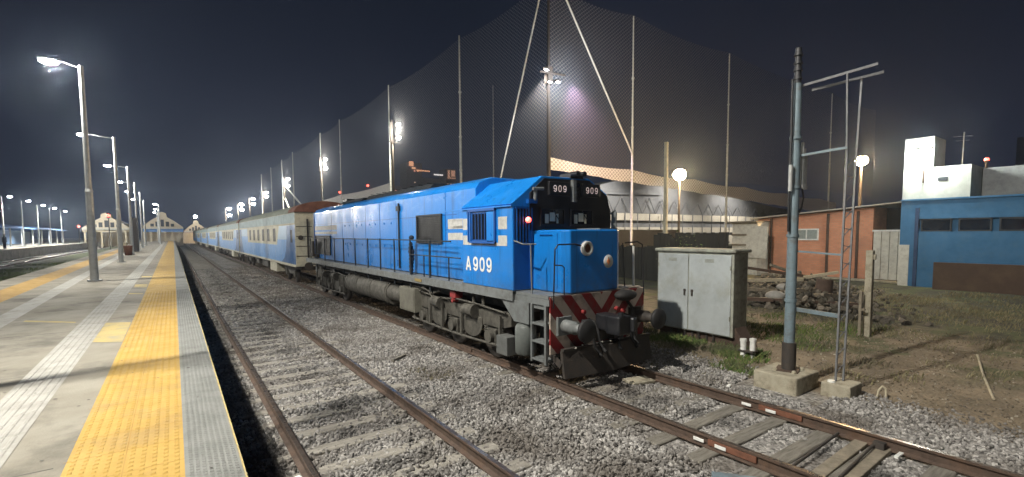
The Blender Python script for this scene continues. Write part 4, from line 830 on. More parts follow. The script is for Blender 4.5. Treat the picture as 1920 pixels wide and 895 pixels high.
# --- bogies
def bogie(yc, flip=1):
    bg = bpy.data.objects.new('bogie', None); COL.objects.link(bg); bg.parent = loco; bg.location = Vector((LX, yc, 0)) - wloc(loco)
    ax = [yc - 1.62 * flip, yc, yc + 1.62 * flip]
    for s in (-1, 1):
        X0 = LX + s * 1.02; b = MB()
        P = lambda q: [(yc + (y - yc) * 1, z) for y, z in q]
        # side frame with dips between the axleboxes
        top = [(yc - 2.3, .95), (yc - 2.2, 1.02), (yc - 1.2, 1.0), (yc - .9, .90), (yc - .6, .98), (yc + .6, .98), (yc + .9, .90), (yc + 1.2, 1.0), (yc + 2.2, 1.02), (yc + 2.3, .95)]
        bot = [(yc + 2.3, .75), (yc + 1.95, .66), (yc + 1.3, .66), (yc + 1.0, .48), (yc + .62, .48), (yc + .35, .66), (yc - .35, .66), (yc - .62, .48), (yc - 1.0, .48), (yc - 1.3, .66), (yc - 1.95, .66), (yc - 2.3, .75)]
        b.prism(top + bot, 0, X0 - .07, X0 + .07)
        # curved pocket plates
        for yy in (yc - .81, yc + .81):
            arc = [(yy + .44 * math.cos(a), .62 + .30 * math.sin(a)) for a in [PI + PI * k / 10 for k in range(11)]]
            b.prism(arc + [(yy + .44, .8), (yy - .44, .8)], 0, X0 + s * .071, X0 + s * .10)
        b.build('side_frame', M['bogie'], bg, bevel=.012, seg=1)
        for y in ax:
            b = MB(); b.box(X0 - .10, X0 + .10, y - .17, y + .17, .30, .62); b.cyl((X0 + s * .08, y, .46), (X0 + s * .19, y, .46), .13, n=20); b.build('axle_box', M['bogie'], bg, bevel=.01, seg=1)
            for q in (-.27, .27):
                b = MB(); b.cyl((X0, y + q, .36), (X0, y + q, .66), .045, n=10)
                for h in range(6): b.cyl((X0, y + q, .37 + h * .05), (X0, y + q, .395 + h * .05), .085, n=14)
                b.build('coil_spring', M['bogie'], bg)
        for y in (yc - 1.05, yc + .55):
            b = MB(); b.cyl((X0 + s * .14, y, .92), (X0 + s * .14, y + .42, .92), .13, n=20); b.cyl((X0 + s * .14, y - .04, .92), (X0 + s * .14, y, .92), .155, n=20); b.cyl((X0 + s * .14, y + .42, .92), (X0 + s * .14, y + .7, .92), .025, n=8); b.box(X0 + s * .02, X0 + s * .14, y + .1, y + .3, .8, .9); b.build('brake_cylinder', M['bogie'], bg)
        b = MB()
        b.tube([(X0 + s * .16, yc - 2.2, .34), (X0 + s * .16, yc - .5, .30), (X0 + s * .16, yc + .5, .30), (X0 + s * .16, yc + 2.2, .34)], .03)
        for y in (yc - 2.05, yc - .48, yc + .48, yc + 1.15, yc + 2.05): b.beam((X0 + s * .16, y, .3), (X0 + s * .15, y + .03, .95), .05, .07)
        b.tube([(X0 + s * .13, yc - 2.2, 1.02), (X0 + s * .13, yc - 1.2, 1.08), (X0 + s * .14, yc - .3, 1.1), (X0 + s * .13, yc + .7, 1.02), (X0 + s * .13, yc + 2.0, 1.1)], .022)
        b.tube([(X0 + s * .2, yc + 1.6, 1.1), (X0 + s * .2, yc + 1.5, 1.22), (X0 + s * .2, yc + 1.1, 1.16), (X0 + s * .2, yc + .9, .98)], .018)
        b.build('brake_rigging', M['bogie'], bg)
        b = MB(); b.box(X0 - .02, X0 + .12, yc + 1.75, yc + 2.25, .70, 1.12); b.box(X0 - .02, X0 + .12, yc - .25, yc + .25, .98, 1.16); b.build('bolster', M['bogie'], bg, bevel=.02)
    for y in ax:
        for s in (-1, 1):
            xw = LX + s * .83; b = MB(); xw = (RAILS2[0] if s < 0 else RAILS2[1])
            b.lathe((xw - .06, y, .46), (1, 0, 0), [(0, 0), (0, .40), (.0, .46), (.12, .46), (.12, .40), (.10, .36), (.10, .15), (.12, .14), (.12, 0)], 32); b.build('wheel', M['iron'], bg)
        b = MB(); b.cyl((RAILS2[0], y, .46), (RAILS2[1], y, .46), .09); b.build('axle', M['iron'], bg)
    b = MB(); b.box(LX - .7, LX + .7, yc - 1.9, yc + 1.9, .5, .95); b.build('traction_motors', M['iron'], bg)
bogie(9.85); bogie(20.6)
# dark bundle of cloth hung on the handrail
b = MB()
for k in range(9):
    z = 1.52 + k * .1; w = (.07, .08, .085, .09, .1, .1, .11, .09, .075)[k]; b.ball((5.27, 12.15 + .02 * math.sin(k), z), w, 10, 6, sc=(.7, 1, .9))
b.ball((5.27, 12.12, 2.50), .085, 12, 8, sc=(.8, 1, .8))
tag(b.build('rolled_cloth', M['cloth'], loc=(5.27, 12.15, 1.5)), 'narrow dark cloth bundle hanging on the locomotive handrail left of the square grille', 'cloth bundle')

# ------------------------------------------------------------------ passenger carriages
def carriage(y0, label, first=False):
    L = 24.5; x0, x1 = 4.98, 7.86
    r = empty('passenger_carriage', (LX, y0, 0), label, 'railway carriage', 'blue and cream carriages behind the locomotive')
    b = MB(); b.box(x0, x1, y0, y0 + L, .98, 3.72); b.build('body', M['cream'], r, bevel=.02)
    # roof arch
    n = 14; arc = [(LX + (1.46) * math.cos(a), 3.72 + .58 * math.sin(a)) for a in [PI * k / n for k in range(n + 1)]]
    b = MB(); b.prism(arc, 1, y0 - .05, y0 + L + .05); b.build('roof', M['carroof'], r)
    b = MB(); b.prism([(LX + (x - LX) * 1.015, z + .02) for x, z in arc], 1, y0 - .12, y0 + 1.5); b.build('roof_end', M['rustroof'], r)
    # painted bands of the near side
    e = .004; xs = x0 - e
    b = MB()
    cur = [(y0 + 2.6 + 2.8 * (1 - math.cos(t)) , 1.08 + 1.9 * math.sin(t)) for t in [PI / 2 * k / 8 for k in range(9)]]
    # dark end panel with a sweeping edge, both ends
    b.prism([(y0 + .05, 1.08), (y0 + 3.9, 1.08), (y0 + 3.0, 1.35), (y0 + 2.5, 1.8), (y0 + 2.25, 2.4), (y0 + 2.2, 3.1), (y0 + .05, 3.1)], 0, xs - .002, x0)
    b.prism([(y0 + L - .05, 1.08), (y0 + L - .05, 3.1), (y0 + L - 1.5, 3.1), (y0 + L - 1.6, 2.2), (y0 + L - 2.2, 1.4), (y0 + L - 3, 1.08)], 0, xs - .002, x0)
    b.build('dark_blue_livery', M['cardark'], r)
    b = MB(); b.prism([(y0 + 3.9, 1.08), (y0 + 3.0, 1.35), (y0 + 2.5, 1.8), (y0 + 2.31, 2.2), (y0 + 2.27, 2.35), (y0 + 5.0, 2.35), (y0 + 5.2, 2.02), (y0 + 18.6, 2.02), (y0 + 18.8, 2.5), (y0 + L - 1.62, 2.5), (y0 + L - 1.6, 2.2), (y0 + L - 2.2, 1.4), (y0 + L - 3, 1.08)], 0, xs - .001, x0); b.build('light_blue_livery', M['carlight'], r)
    b = MB(); b.prism([(y0 + 2.27, 2.36), (y0 + 2.21, 3.1), (y0 + 4.4, 3.1), (y0 + 4.98, 2.36)], 0, xs - .001, x0); b.build('pale_blue_livery', M['carpale'], r)
    b = MB(); b.prism([(y0 + 18.9, 2.51), (y0 + 18.9, 3.1), (y0 + L - 1.51, 3.1), (y0 + L - 1.6, 2.51)], 0, xs - .001, x0); b.build('pale_blue_livery', M['carpale'], r)
    for k in range(6):
        y = y0 + 5.5 + k * 2.2
        f = MB(); w = .05
        for a in ((y, y + 1.05, 2.98, 3.03), (y, y + 1.05, 2.15, 2.20), (y, y + w, 2.2, 2.98), (y + 1.05 - w, y + 1.05, 2.2, 2.98)): f.box(x0 - .015, x0, *a)
        fr = f.build('window', M['cream'], r); p = MB(); p.box(x0 - .006, x0 - .003, y + w, y + 1.05 - w, 2.2, 2.98); p.build('pane', M['carglass'], fr)
    b = MB(); b.box(x0 - .012, x0, y0 + .5, y0 + 1.3, 1.15, 3.05); d = b.build('door', M['cardark'], r); p = MB(); p.box(x0 - .016, x0 - .0125, y0 + .65, y0 + 1.15, 2.2, 2.85); p.build('pane', M['carglass'], d)
    b = MB(); b.box(x0 - .03, x0, y0 + .0, y0 + L, .96, 1.05); b.box(x0 - .03, x0, y0, y0 + L, 3.15, 3.19); b.build('sill_band', M['cream'], r)
    b = MB(); b.box(x0 - .006, x0, y0 + .05, y0 + L - .05, 3.2, 3.70); b.build('eave_band', M['eave'], r)
    # end face ribs, gangway
    b = MB(); b.box(LX - .55, LX + .55, y0 - .28, y0, 1.1, 3.3); b.build('gangway', M['rubber'], r, bevel=.03)
    b = MB(); 
    for z in (1.5, 2.0, 2.5, 3.0): b.box(x0 + .04, x0 + .8, y0 - .02, y0, z, z + .03)
    b.cyl((x0 + .25, y0 - .06, 2.45), (x0 + .25, y0 - .0, 2.45), .12); b.box(x0 + .55, x0 + .62, y0 - .06, y0, 1.3, 3.4); b.build('end_fittings', M['iron'], r)
    for s in (-1, 1):
        b = MB(); b.cyl((LX + s * .93, y0 - .35, 1.0), (LX + s * .93, y0, 1.0), .1); b.cyl((LX + s * .93, y0 - .4, 1.0), (LX + s * .93, y0 - .35, 1.0), .21)
        b.build('buffer', M['iron'], r)
    for by in (y0 + 3.4, y0 + L - 3.4):
        bo = bpy.data.objects.new('bogie', None); COL.objects.link(bo); bo.parent = r
        for s in (-1, 1):
            b = MB(); b.prism([(by - 1.6, .72), (by - 1.5, .9), (by + 1.5, .9), (by + 1.6, .72), (by + .9, .6), (by + .5, .42), (by - .5, .42), (by - .9, .6)], 0, LX + s * 1.0 - .06, LX + s * 1.0 + .06)
            for yy in (by - 1.15, by + 1.15): b.box(LX + s * 1.03 - .1, LX + s * 1.03 + .1, yy - .15, yy + .15, .32, .66)
            b.build('side_frame', M['bogie'], bo)
        for yy in (by - 1.15, by + 1.15):
            for s in (0, 1):
                w = MB(); w.lathe((RAILS2[s] - .06, yy, .46), (1, 0, 0), [(0, 0), (0, .46), (.12, .46), (.12, 0)], 24); w.build('wheel', M['iron'], bo)
    for k_, a in enumerate(((5.05, 5.5, y0 + 6.0, y0 + 8.4, .38, .95), (5.15, 5.5, y0 + 10, y0 + 12.5, .45, .95), (5.15, 5.4, y0 + 14, y0 + 15.5, .5, .95))): b = MB(); b.box(*a); b.build('equipment_box', M['cream'] if k_ == 0 else M['bogie'], r)
    b = MB(); b.box(5.3, 7.5, y0 + .3, y0 + L - .3, .78, .97); b.build('underframe', M['iron'], r)
    return r
c1 = carriage(25.75, 'first blue and cream carriage, coupled right behind the locomotive', True)
for i in range(1, 6):
    c = copy_tree(c1, None, (LX, 25.75 + i * 25.25, 0))
    c['label'] = ('second', 'third', 'fourth', 'fifth', 'last and farthest')[i - 1] + ' blue and cream carriage in the train behind the locomotive'

# ------------------------------------------------------------------ lights and lamp posts
LAMPC = (1.0, 0.965, 0.88)
def spot(name, loc, power, col, ang=150, size=.12, aim=(0, 0, -1), blend=.6, parent=None):
    d = bpy.data.lights.new(name, 'SPOT'); d.energy = power; d.color = col; d.spot_size = math.radians(ang); d.spot_blend = blend; d.shadow_soft_size = size
    o = bpy.data.objects.new(name, d); COL.objects.link(o); o.location = Vector(loc) - (wloc(parent) if parent else Vector((0, 0, 0))); o.rotation_euler = Vector(aim).to_track_quat('-Z', 'Y').to_euler()
    if parent: o.parent = parent
    return o
def point(name, loc, power, col, size=.15, parent=None):
    d = bpy.data.lights.new(name, 'POINT'); d.energy = power; d.color = col; d.shadow_soft_size = size
    o = bpy.data.objects.new(name, d); COL.objects.link(o); o.location = Vector(loc) - (wloc(parent) if parent else Vector((0, 0, 0)))
    if parent: o.parent = parent
    return o
def lamp_post(x, y, top, arm, label, power, group, base=PT, aimx=.9):
    r = empty('lamp_post', (x, y, base), label, 'lamp post', group)
    b = MB(); b.cyl((x, y, base), (x, y, base + 3.0), .115, .10, 16); b.cyl((x, y, base + 3.0), (x, y, top), .085, .065, 16); b.cyl((x, y, base + 2.95), (x, y, base + 3.05), .115, .09, 16); b.build('pole', M['galv'], r)
    b = MB(); b.cyl((x, y, base), (x, y, base + .05), .2, .2, 8); b.build('base_plate', M['galv'], r)
    if arm:
        b = MB(); b.tube([(x, y, top - .08), (x - arm + .3, y, top + .05)], .022); b.build('arm', M['darkgalv'], r)
    b = MB(); b.box(x - arm - .27, x - arm + .30, y - .13, y + .13, top + .02, top + .10); hd = b.build('lamp_head', M['darkgalv'], r, bevel=.03)
    b = MB(); b.ball((x - arm, y, top - .015), .2, 14, 8, sc=(1.15, .8, .42)); b.build('lens', M['e_white'], hd)
    if power: spot('lamp_light', (x - arm, y, top - .12), power, LAMPC, 170, .10, (aimx, 0, -1), .25, r)
    return r
G1 = 'lamp posts along the platform'
KP = 2600
posts = [(-2.10, 6.75, 8.15, .9, 'platform lamp post nearest the camera, just outside the left edge'), (-2.2, 20.9, 8.1, .75, 'tallest grey lamp post in the photo, standing nearest on the platform'), (-2.47, 34.8, 8.1, 1.3, 'second lamp post along the platform, thinner and farther than the tall nearest one'),
         (-2.75, 48.9, 8.1, 1.2, 'third lamp post along the platform, behind the second one'), (-3.03, 63.0, 8.1, 1.2, 'fourth lamp post along the platform, before the dark bin'), (-3.2, 76.0, 8.1, 1.2, 'fifth lamp post along the platform, near the station end'), (-3.5, 92.0, 8.1, 1.2, 'sixth and farthest pale lamp post on the platform')]
for i, (x, y, t, a, lb) in enumerate(posts): lamp_post(x, y, t, a, lb, KP if i < 5 else KP * .6, G1)
lamp_post(-1.9, -7.2, 8.15, .9, 'platform lamp post behind the camera', KP * .35, G1)
# right-hand row seen beyond, their heads hang left of the track
for i, y in enumerate((104, 124, 140)):
    lamp_post(-1.9 - i * .5, y, 8.1, .5, ('first', 'middle', 'last')[i] + ' lamp of the far trio above the platform end', KP * .25 if i == 0 else 0, 'three far lamps above the platform end')
# yard floodlight out of frame on the left, its beam crosses the platform towards the cabinet
r = empty('yard_floodlight', (-9.6, 5.6, GZ), 'yard floodlight mast outside the frame on the left', 'floodlight mast')
b = MB(); b.cyl((-9.6, 5.6, GZ), (-9.6, 5.6, 18.4), .2, .11, 14); b.build('pole', M['galv'], r)
b = MB(); b.box(-9.5, -9.1, 5.25, 5.95, 18.1, 18.5); hd = b.build('lamp_head', M['darkgalv'], r, bevel=.03)
b = MB(); b.box(-9.099, -9.07, 5.3, 5.9, 18.14, 18.46); b.build('lens', M['e_far'], hd)
spot('yard_light', (-9.0, 5.6, 18.2), 25000, (1, .95, .86), 62, .22, Vector((10.5, 6.2, .3)) - Vector((-9.0, 5.6, 18.2)), .55, r)
# far left platform row
for i, (x, y) in enumerate(((-18.6, 92), (-18.55, 102), (-19.0, 114.8), (-19.2, 126), (-19.6, 140))):
    lamp_post(x, y, 8.0, -.8, ('first', 'second', 'third', 'fourth', 'fifth')[i] + ' lamp post from the left on the far left platform', KP * 5 if i in (0, 2, 4) else 0, 'lamp posts on the far left platform')

# ------------------------------------------------------------------ sports netting, poles and floodlights
NXA, NYB, NH = 26.4, 31.6, 24.2
def net_pole(x, y, h, label, r=.11, tapered=True, parent=None, mt='netpole'):
    b = MB(); b.cyl((x, y, GZ), (x, y, h * .55), r * 1.25, r, 12); b.cyl((x, y, h * .55), (x, y, h), r * .85, r * .6, 12)
    for z in (h * .2, h * .4, h * .55, h * .75): b.cyl((x, y, z - .08), (x, y, z + .08), r * 1.35, r * 1.35, 12)
    return tag(b.build('net_pole', M[mt], loc=(x, y, GZ)), label, 'net pole', 'tall poles holding the sports netting')
ordn = ['first', 'second', 'third', 'fourth', 'fifth', 'sixth', 'seventh', 'eighth', 'ninth', 'tenth']
A_Y = [46.8, 67.8, 92.9, 107.3, 136.2, 151.4, 170.1, 190.6]
for i, y in enumerate(A_Y): net_pole(NXA, y, NH, ordn[i] + ' tall net pole left of the corner mast, counting towards the station', .13 if i < 3 else .17)
B_X = [37.06, 53.9, 82.2]
for i, x in enumerate(B_X): net_pole(x, NYB, 23.4, ordn[i] + ' tall net pole right of the corner mast', .11)
net_pole(56.3, 33.0, 13.9, 'shorter thin net pole just right of the second tall pole', .1)
net_pole(91.9, 33.0, 19.4, 'faint pole behind the orange roof lamp', .12)
net_pole(33.2, 50.5, 21.0, 'thin grey pole between the stay and the first tall left pole', .09, mt='galv')
# corner mast with stays, lamp crossarm
r = empty('corner_mast', (NXA, NYB, GZ), 'dark corner mast of the netting with two long pale stays and floodlights', 'mast')
b = MB(); b.cyl((NXA, NYB, GZ), (NXA, NYB, 12), .2, .17, 16); b.cyl((NXA, NYB, 12), (NXA, NYB, 25.5), .16, .1, 16); b.build('pole', M['iron'], r)
b = MB(); b.cyl((NXA, NYB + .1, 25.3), (NXA, 39.2, 7.4), .085, .085, 10); b.build('stay', M['netpole'], r)
b = MB(); b.cyl((NXA + .1, NYB, 25.3), (36.9, NYB - .12, 10.3), .085, .085, 10); b.build('stay', M['netpole'], r)
b = MB(); b.beam((NXA - 1.2, NYB - .3, 15.9), (NXA + 1.6, NYB - .3, 16.1), .12, .12); b.beam((NXA, NYB, 15.2), (NXA, NYB, 16.6), .5, .5); b.build('crossarm', M['iron'], r)
for (x, z, yy) in ((NXA - .55, 16.15, -.35), (NXA - .2, 15.2, -.4), (NXA + .7, 15.35, -.4)):
    b = MB(); b.box(x - .22, x + .22, NYB + yy - .12, NYB + yy + .12, z, z + .18); fl = b.build('floodlight', M['iron'], r, bevel=.02)
    b = MB(); b.box(x - .16, x + .16, NYB + yy - .125, NYB + yy + .05, z - .035, z - .003); b.build('lens', M['e_violet'], fl)
spot('flood_light', (NXA + 1.9, NYB - 1.3, 16.9), 6500, (1, .62, .92), 70, .1, (.45, .12, -1), .7, r)
spot('flood_light', (NXA - 1.2, NYB - .3, 16.8), 5200, (1, .92, .86), 78, .1, (.15, .45, -1), .7, r)
point('net_fill_light', (NXA + .4, NYB - 2.2, 14.8), 1500, (.93, .95, 1), .3, r)  # fill without a fixture, added to brighten the poles and netting
# netting sheets, hung in shallow catenaries between the poles
def netsheet(name, pts_top, pts_bot, mt, label, axis_plane):
    b = MB(); n = len(pts_top)
    b.add(list(pts_bot) + list(pts_top), [(i, i + 1, n + i + 1, n + i) for i in range(n - 1)]); 
    r = b.build(name, mt, recalc=False); return tag(r, label, name.replace('_', ' '))
def cat(spans, z, sag, k=8):
    out = []
    for a, c in zip(spans[:-1], spans[1:]):
        for i in range(k): t = i / k; out.append((a + (c - a) * t, z - sag * 4 * t * (1 - t)))
    out.append((spans[-1], z)); return out
ca = cat([NYB, 46.8, 67.8, 92.9, 107.3, 136.2, 151.4, 170.1, 190.6], 23.9, .5)
netsheet('sports_net', [(NXA, y, z) for y, z in ca], [(NXA, y, 6.0) for y, z in ca], M['net'], 'tall pale sports netting running along the railway behind the train', 0)
cb = cat([NXA, 37.06, 53.9, 82.2, 100], 23.5, .5)
netsheet('sports_net', [(x, NYB, z) for x, z in cb], [(x, NYB, 8.6) for x, z in cb], M['net'], 'tall sports netting running to the right of the corner mast', 1)
def sagb(x): return 9.1 - (x - NXA) * .031
cb2 = [(NXA + i * 1.5) for i in range(40)]
b = MB(); n = len(cb2)
rb = random.Random(3)
b.add([(x, NYB - .05, sagb(x) - 1.05 - .018 * (x - NXA) + rb.uniform(-.08, .08)) for x in cb2] + [(x, NYB - .05, sagb(x) - .25 * math.sin((i % 7) / 7 * PI)) for i, x in enumerate(cb2)], [(i, i + 1, n + i + 1, n + i) for i in range(n - 1)])
tag(b.build('net_band', M['netband'], recalc=False), 'doubled white net band drooping between corner mast and the right-hand poles', 'net band')
yy = [67.8 + i * 2.5 for i in range(50)]; n = len(yy); b = MB()
b.add([(NXA - .05, y, 5.5) for y in yy] + [(NXA - .05, y, 10.15 - .5 * math.sin((i % 10) / 10 * PI) * .5) for i, y in enumerate(yy)], [(i, i + 1, n + i + 1, n + i) for i in range(n - 1)])
tag(b.build('net_band', M['netband'], recalc=False), 'lower white net band above the carriage roofs', 'net band')
# floodlight pairs hung on the poles along the railway
def flood_pair(y, k, label, zs, lit):
    x = NXA - .7; r = empty('floodlight_mast', (NXA - .35, y, GZ), label, 'floodlight mast', 'floodlight masts along the netting')
    b = MB(); b.cyl((NXA - .35, y, GZ), (NXA - .35, y, zs[0] + .6), .2, .14, 12); b.build('pole', M['iron'], r)
    b = MB(); b.beam((NXA - .9, y - .2, zs[1] - .6), (NXA + .3, y - .2, zs[1] - .6), .12, .12); b.beam((NXA - .5, y, zs[1] - .8), (NXA - .5, y, zs[0] + .3), .25, .25); b.build('bracket', M['iron'], r)
    for z in zs:
        b = MB(); b.box(NXA + .0, NXA + .55 * k, y - .75, y - .3, z, z + .3); hd = b.build('floodlight', M['iron'], r)
        b = MB(); b.ball((NXA + .28 * k, y - .6, z - .06), .22 * k, 12, 8, sc=(1, 1, .7)); b.build('lens', M['e_far'], hd)
    if lit: spot('flood_light', (NXA + .3, y - 1.2, zs[1] - .4), lit, (1, .88, .66), 120, .3, (-.25, .15, -1), .6, r); point('net_fill_light', (NXA - 1.0, y - 1.4, zs[1] + .8), lit * .35, (1, .92, .8), .3, r)  # second light is an added fill for net and poles, no fixture
flood_pair(65.9, 1.25, 'nearest floodlight mast above the locomotive hood, two lamps', (18.2, 16.3), 5000)
flood_pair(106, 1.6, 'second floodlight mast, above the red-brown carriage roof', (18.5, 16.6), 9000)
flood_pair(147, 2.0, 'third floodlight mast, behind the slanting stay', (18.3, 16.4), 9000)
flood_pair(186, 2.4, 'fourth floodlight mast over the far carriages', (17.4, 16.0), 9000)
flood_pair(222, 3.2, 'fifth floodlight mast in the bright cluster', (17.4, 15.4), 9000)
flood_pair(265, 4.2, 'sixth floodlight mast in the bright cluster', (17.4, 15.0), 9000)
flood_pair(330, 5.0, 'farthest floodlight mast, next to the station', (18.4, 14.5), 9000)
b = MB(); b.cyl((NXA - .2, 147, 16.5), (NXA - .2, 122, 8.5), .22, .22, 8); b.cyl((NXA - .2, 147.5, 13), (NXA - .2, 138, 7.5), .2, .2, 8)
tag(b.build('net_stay', M['netpole'], loc=(NXA, 122, 8.5)), 'pale slanting stay above the first carriage roof', 'stay')

# ------------------------------------------------------------------ street lamps on the right
def big_lamp(x, y, z, pole0, label, mt, power, col, size, arm=0):
    r = empty('street_lamp', (x, y, GZ), label, 'street lamp')
    b = MB(); b.cyl((x, y, pole0), (x, y, z - .15), .1, .07, 12)
    if arm: b.tube([(x, y, z - .2), (x + arm * .5, y - arm * .3, z + .02), (x + arm, y - arm * .5, z + .02)], .04)
    b.build('pole', M['iron'], r)
    b = MB(); b.box(x - .25, x + .25, y - .25, y + .25, z + .1, z + .22); hd = b.build('lamp_head', M['galv'], r, bevel=.05)
    b = MB(); b.ball((x, y, z - .06), size, 16, 10, sc=(1, 1, .9)); b.build('globe', mt, hd)
    if power: point('lamp_light', (x - .3, y - .4, z - .3), power, col, .2, r)
    return r
big_lamp(31.0, 21.9, 6.95, GZ, 'glaring round sodium street lamp between the concrete pole and the net pole', M['e_sodium'], 3800, (1, .70, .38), .46)
big_lamp(34.4, 11.5, 6.95, GZ, 'small orange street lamp behind the brick hut roof', M['e_sodium'], 2200, (1, .66, .34), .34)
b = MB(); b.cyl((27.5, 20.5, GZ), (27.5, 20.5, 8.6), .18, .13, 12); b.box(27.4, 27.6, 20.4, 20.6, 8.5, 8.7)
tag(b.build('concrete_pole', mat('whitewashed_pole', (.62, .60, .48), .8, amt=.5), loc=(27.5, 20.5, GZ)), 'short pale concrete pole left of the round sodium lamp', 'pole')

# ------------------------------------------------------------------ trackside cabinet
cbx = empty('trackside_cabinet', (10.9, 7.0, GZ), 'grey two-door trackside equipment cabinet beside the locomotive front', 'cabinet')
b = MB(); b.box(10.6, 11.22, 5.98, 8.12, .10, 2.10); b.build('cabinet_body', M['cabtrim'], cbx, bevel=.015)
b = MB(); b.box(10.54, 11.28, 5.92, 8.18, 2.10, 2.19); b.build('cabinet_top', M['cabtrim'], cbx, bevel=.03)
for (ya, yb, hy) in ((6.04, 7.15, 7.05), (7.18, 8.08, 7.26)):
    b = MB(); b.box(10.575, 10.599, ya, yb, .13, 2.05); d = b.build('door', M['cabinet'], cbx, bevel=.008)
    b = MB(); b.box(10.545, 10.575, hy - .02, hy + .02, 1.0, 1.14); b.box(10.55, 10.575, hy - .03, hy + .03, 1.10, 1.16); b.build('handle', M['iron'], d)
    b = MB()
    for k in range(4): b.box(10.568, 10.575, (ya + yb) / 2 - .12, (ya + yb) / 2 + .12, 1.86 + k * .022, 1.872 + k * .022)
    b.build('louvre', M['cabtrim'], d)
    b = MB()
    for z in (.5, 1.7): b.cyl((10.57, ya + .01 if ya < 7 else yb - .01, z), (10.57, ya + .01 if ya < 7 else yb - .01, z + .1), .014)
    b.build('hinge', M['cabtrim'], d)
b = MB(); b.box(10.574, 10.5745 + .0, 6.4, 6.6, .3, .34); 
b = MB(); b.prism([(6.0, GZ - .05), (5.58, GZ - .05), (5.985, .34), (5.985, .099), (8.1, .099), (8.1, GZ)], 0, 10.70, 11.15); b.build('plinth', M['brown'], cbx)
b = MB()
for k in range(7): b.cyl((10.68, 6.5 + k * .2, GZ - .05), (10.66 + .03 * (k % 2), 6.5 + k * .2, .09), .03, .03, 8)
b.build('cable_ducts', M['iron'], cbx)
# pipes beside it
r = empty('cable_riser', (10.1, 5.35, GZ), 'two short white pipes strapped together in front of the cabinet', 'pipe')
for (x, y, h, s) in ((10.05, 5.42, .30, .06), (10.13, 5.25, .32, .06)):
    b = MB(); b.cyl((x, y, GZ - .05), (x, y, h - .05), s, s, 14); b.cyl((x, y, h - .09), (x, y, h - .03), s * 1.18, s * 1.18, 14); b.build('pipe', M['white'], r)
b = MB(); b.box(9.97, 10.2, 5.17, 5.50, .0, .03); b.build('strap', M['iron'], r)

# ------------------------------------------------------------------ blue-grey mast with ladder frame
mast = empty('utility_mast', (8.92, 3.97, GZ), 'blue-grey steel mast standing on a large concrete block', 'mast')
b = MB(); b.cyl((8.92, 3.97, .12), (8.92, 3.97, .62), .115, .115, 20); b.build('base_sleeve', M['iron'], mast)
b = MB(); b.cyl((8.92, 3.97, .62), (8.92, 3.97, 4.0), .088, .08, 20); b.cyl((8.92, 3.97, 4.0), (8.92, 3.97, 5.15), .075, .07, 20); b.build('pole', M['mast'], mast)
b = MB(); b.cyl((8.92, 3.97, 5.15), (8.92, 3.97, 5.75), .055, .05, 12)
for z in (5.22, 5.36, 5.48, 5.62): b.cyl((8.92, 3.97, z), (8.92, 3.97, z + .05), .075, .06, 14)
b.build('insulator_stack', M['black'], mast)
b = MB()
for z in (1.35, 2.5, 3.35, 4.2): b.cyl((8.92, 3.97, z), (8.92, 3.97, z + .05), .10, .10, 20)
b.build('clamp', M['mast'], mast)
b = MB(); b.tube([(8.79, 3.99, 2.6), (8.78, 3.99, 3.3), (8.80, 3.99, 4.3), (8.78, 3.99, 5.2)], .02); b.tube([(9.06, 3.9, 3.35), (9.12, 3.9, 3.2), (9.06, 3.9, 3.02), (9.0, 3.92, 2.92)], .015); b.build('cable', M['black'], mast)
b = MB()
for (x, z0, z1) in ((9.03, 3.42, 4.15), (9.10, 3.5, 4.05), (9.16, 3.4, 3.95)): b.cyl((x, 3.9, z0), (x, 3.9, z1), .028, .028, 8); b.cyl((x, 3.9, z0 - .06), (x, 3.9, z0), .04, .04, 8)
b.cyl((8.77, 3.97, 3.3), (8.77, 3.97, 3.75), .035, .035, 8); b.build('fuse_holders', M['galv'], mast)
r = empty('concrete_block', (8.68, 3.95, GZ), 'large weathered concrete block carrying the blue-grey mast', 'concrete block')
b = MB(); b.box(8.45, 9.30, 3.62, 4.36, GZ - .1, .115, rz=.0); b.build('block', M['conc_post'], r, bevel=.025)
b = MB(); b.box(8.72, 9.12, 3.80, 4.16, .116, .135, rz=.3); b.build('rusty_plate', M['rust'], r)
for (x, y) in ((8.75, 3.8), (9.1, 3.82), (8.7, 4.1), (9.12, 4.14)): b = MB(); b.ball((x, y, .13), .04, 7, 5); b.build('loose_stone', M['conc_post'], r)
lad = empty('lattice_frame', (9.12, 3.24, GZ), 'thin lattice ladder frame with T-shaped top arms right of the blue-grey mast', 'lattice frame')
p0, p1 = Vector((9.06, 3.27, .06)), Vector((9.18, 3.20, .06)); q0, q1 = Vector((9.20, 3.27, 5.12)), Vector((9.35, 3.18, 5.15))
def at(a, c, t): return a + (c - a) * t
b = MB(); b.beam(p0, at(p0, q0, .76), .028, .028); b.beam(p1, at(p1, q1, .76), .028, .028)
for k in range(26):
    t = k / 26 * .74; b.beam(at(p0, q0, t), at(p1, q1, t + .02 * (1 if k % 2 else -1) + .01), .012, .012)
b.build('ladder', M['darkgalv'], lad)
b = MB(); b.beam(at(p0, q0, .74), Vector((9.05, 3.27, 5.16)), .025, .025); b.beam(at(p1, q1, .72), Vector((9.45, 3.2, 5.16)), .03, .03); b.build('vee_struts', M['darkgalv'], lad)
b = MB(); b.beam((9.0, 3.93, 5.12), (9.34, 2.95, 5.28), .03, .04); b.beam((9.12, 3.82, 5.04), (9.6, 2.95, 5.2), .03, .04); b.build('top_arm', M['darkgalv'], lad)
for (za, zb, w) in ((1.22, 1.16, .07), (2.25, 2.2, .03), (3.92, 3.98, .04)):
    b = MB(); b.beam((8.97, 3.9, za), (9.14, 3.26, zb), .03, w); b.build('brace', M['mast'], lad)
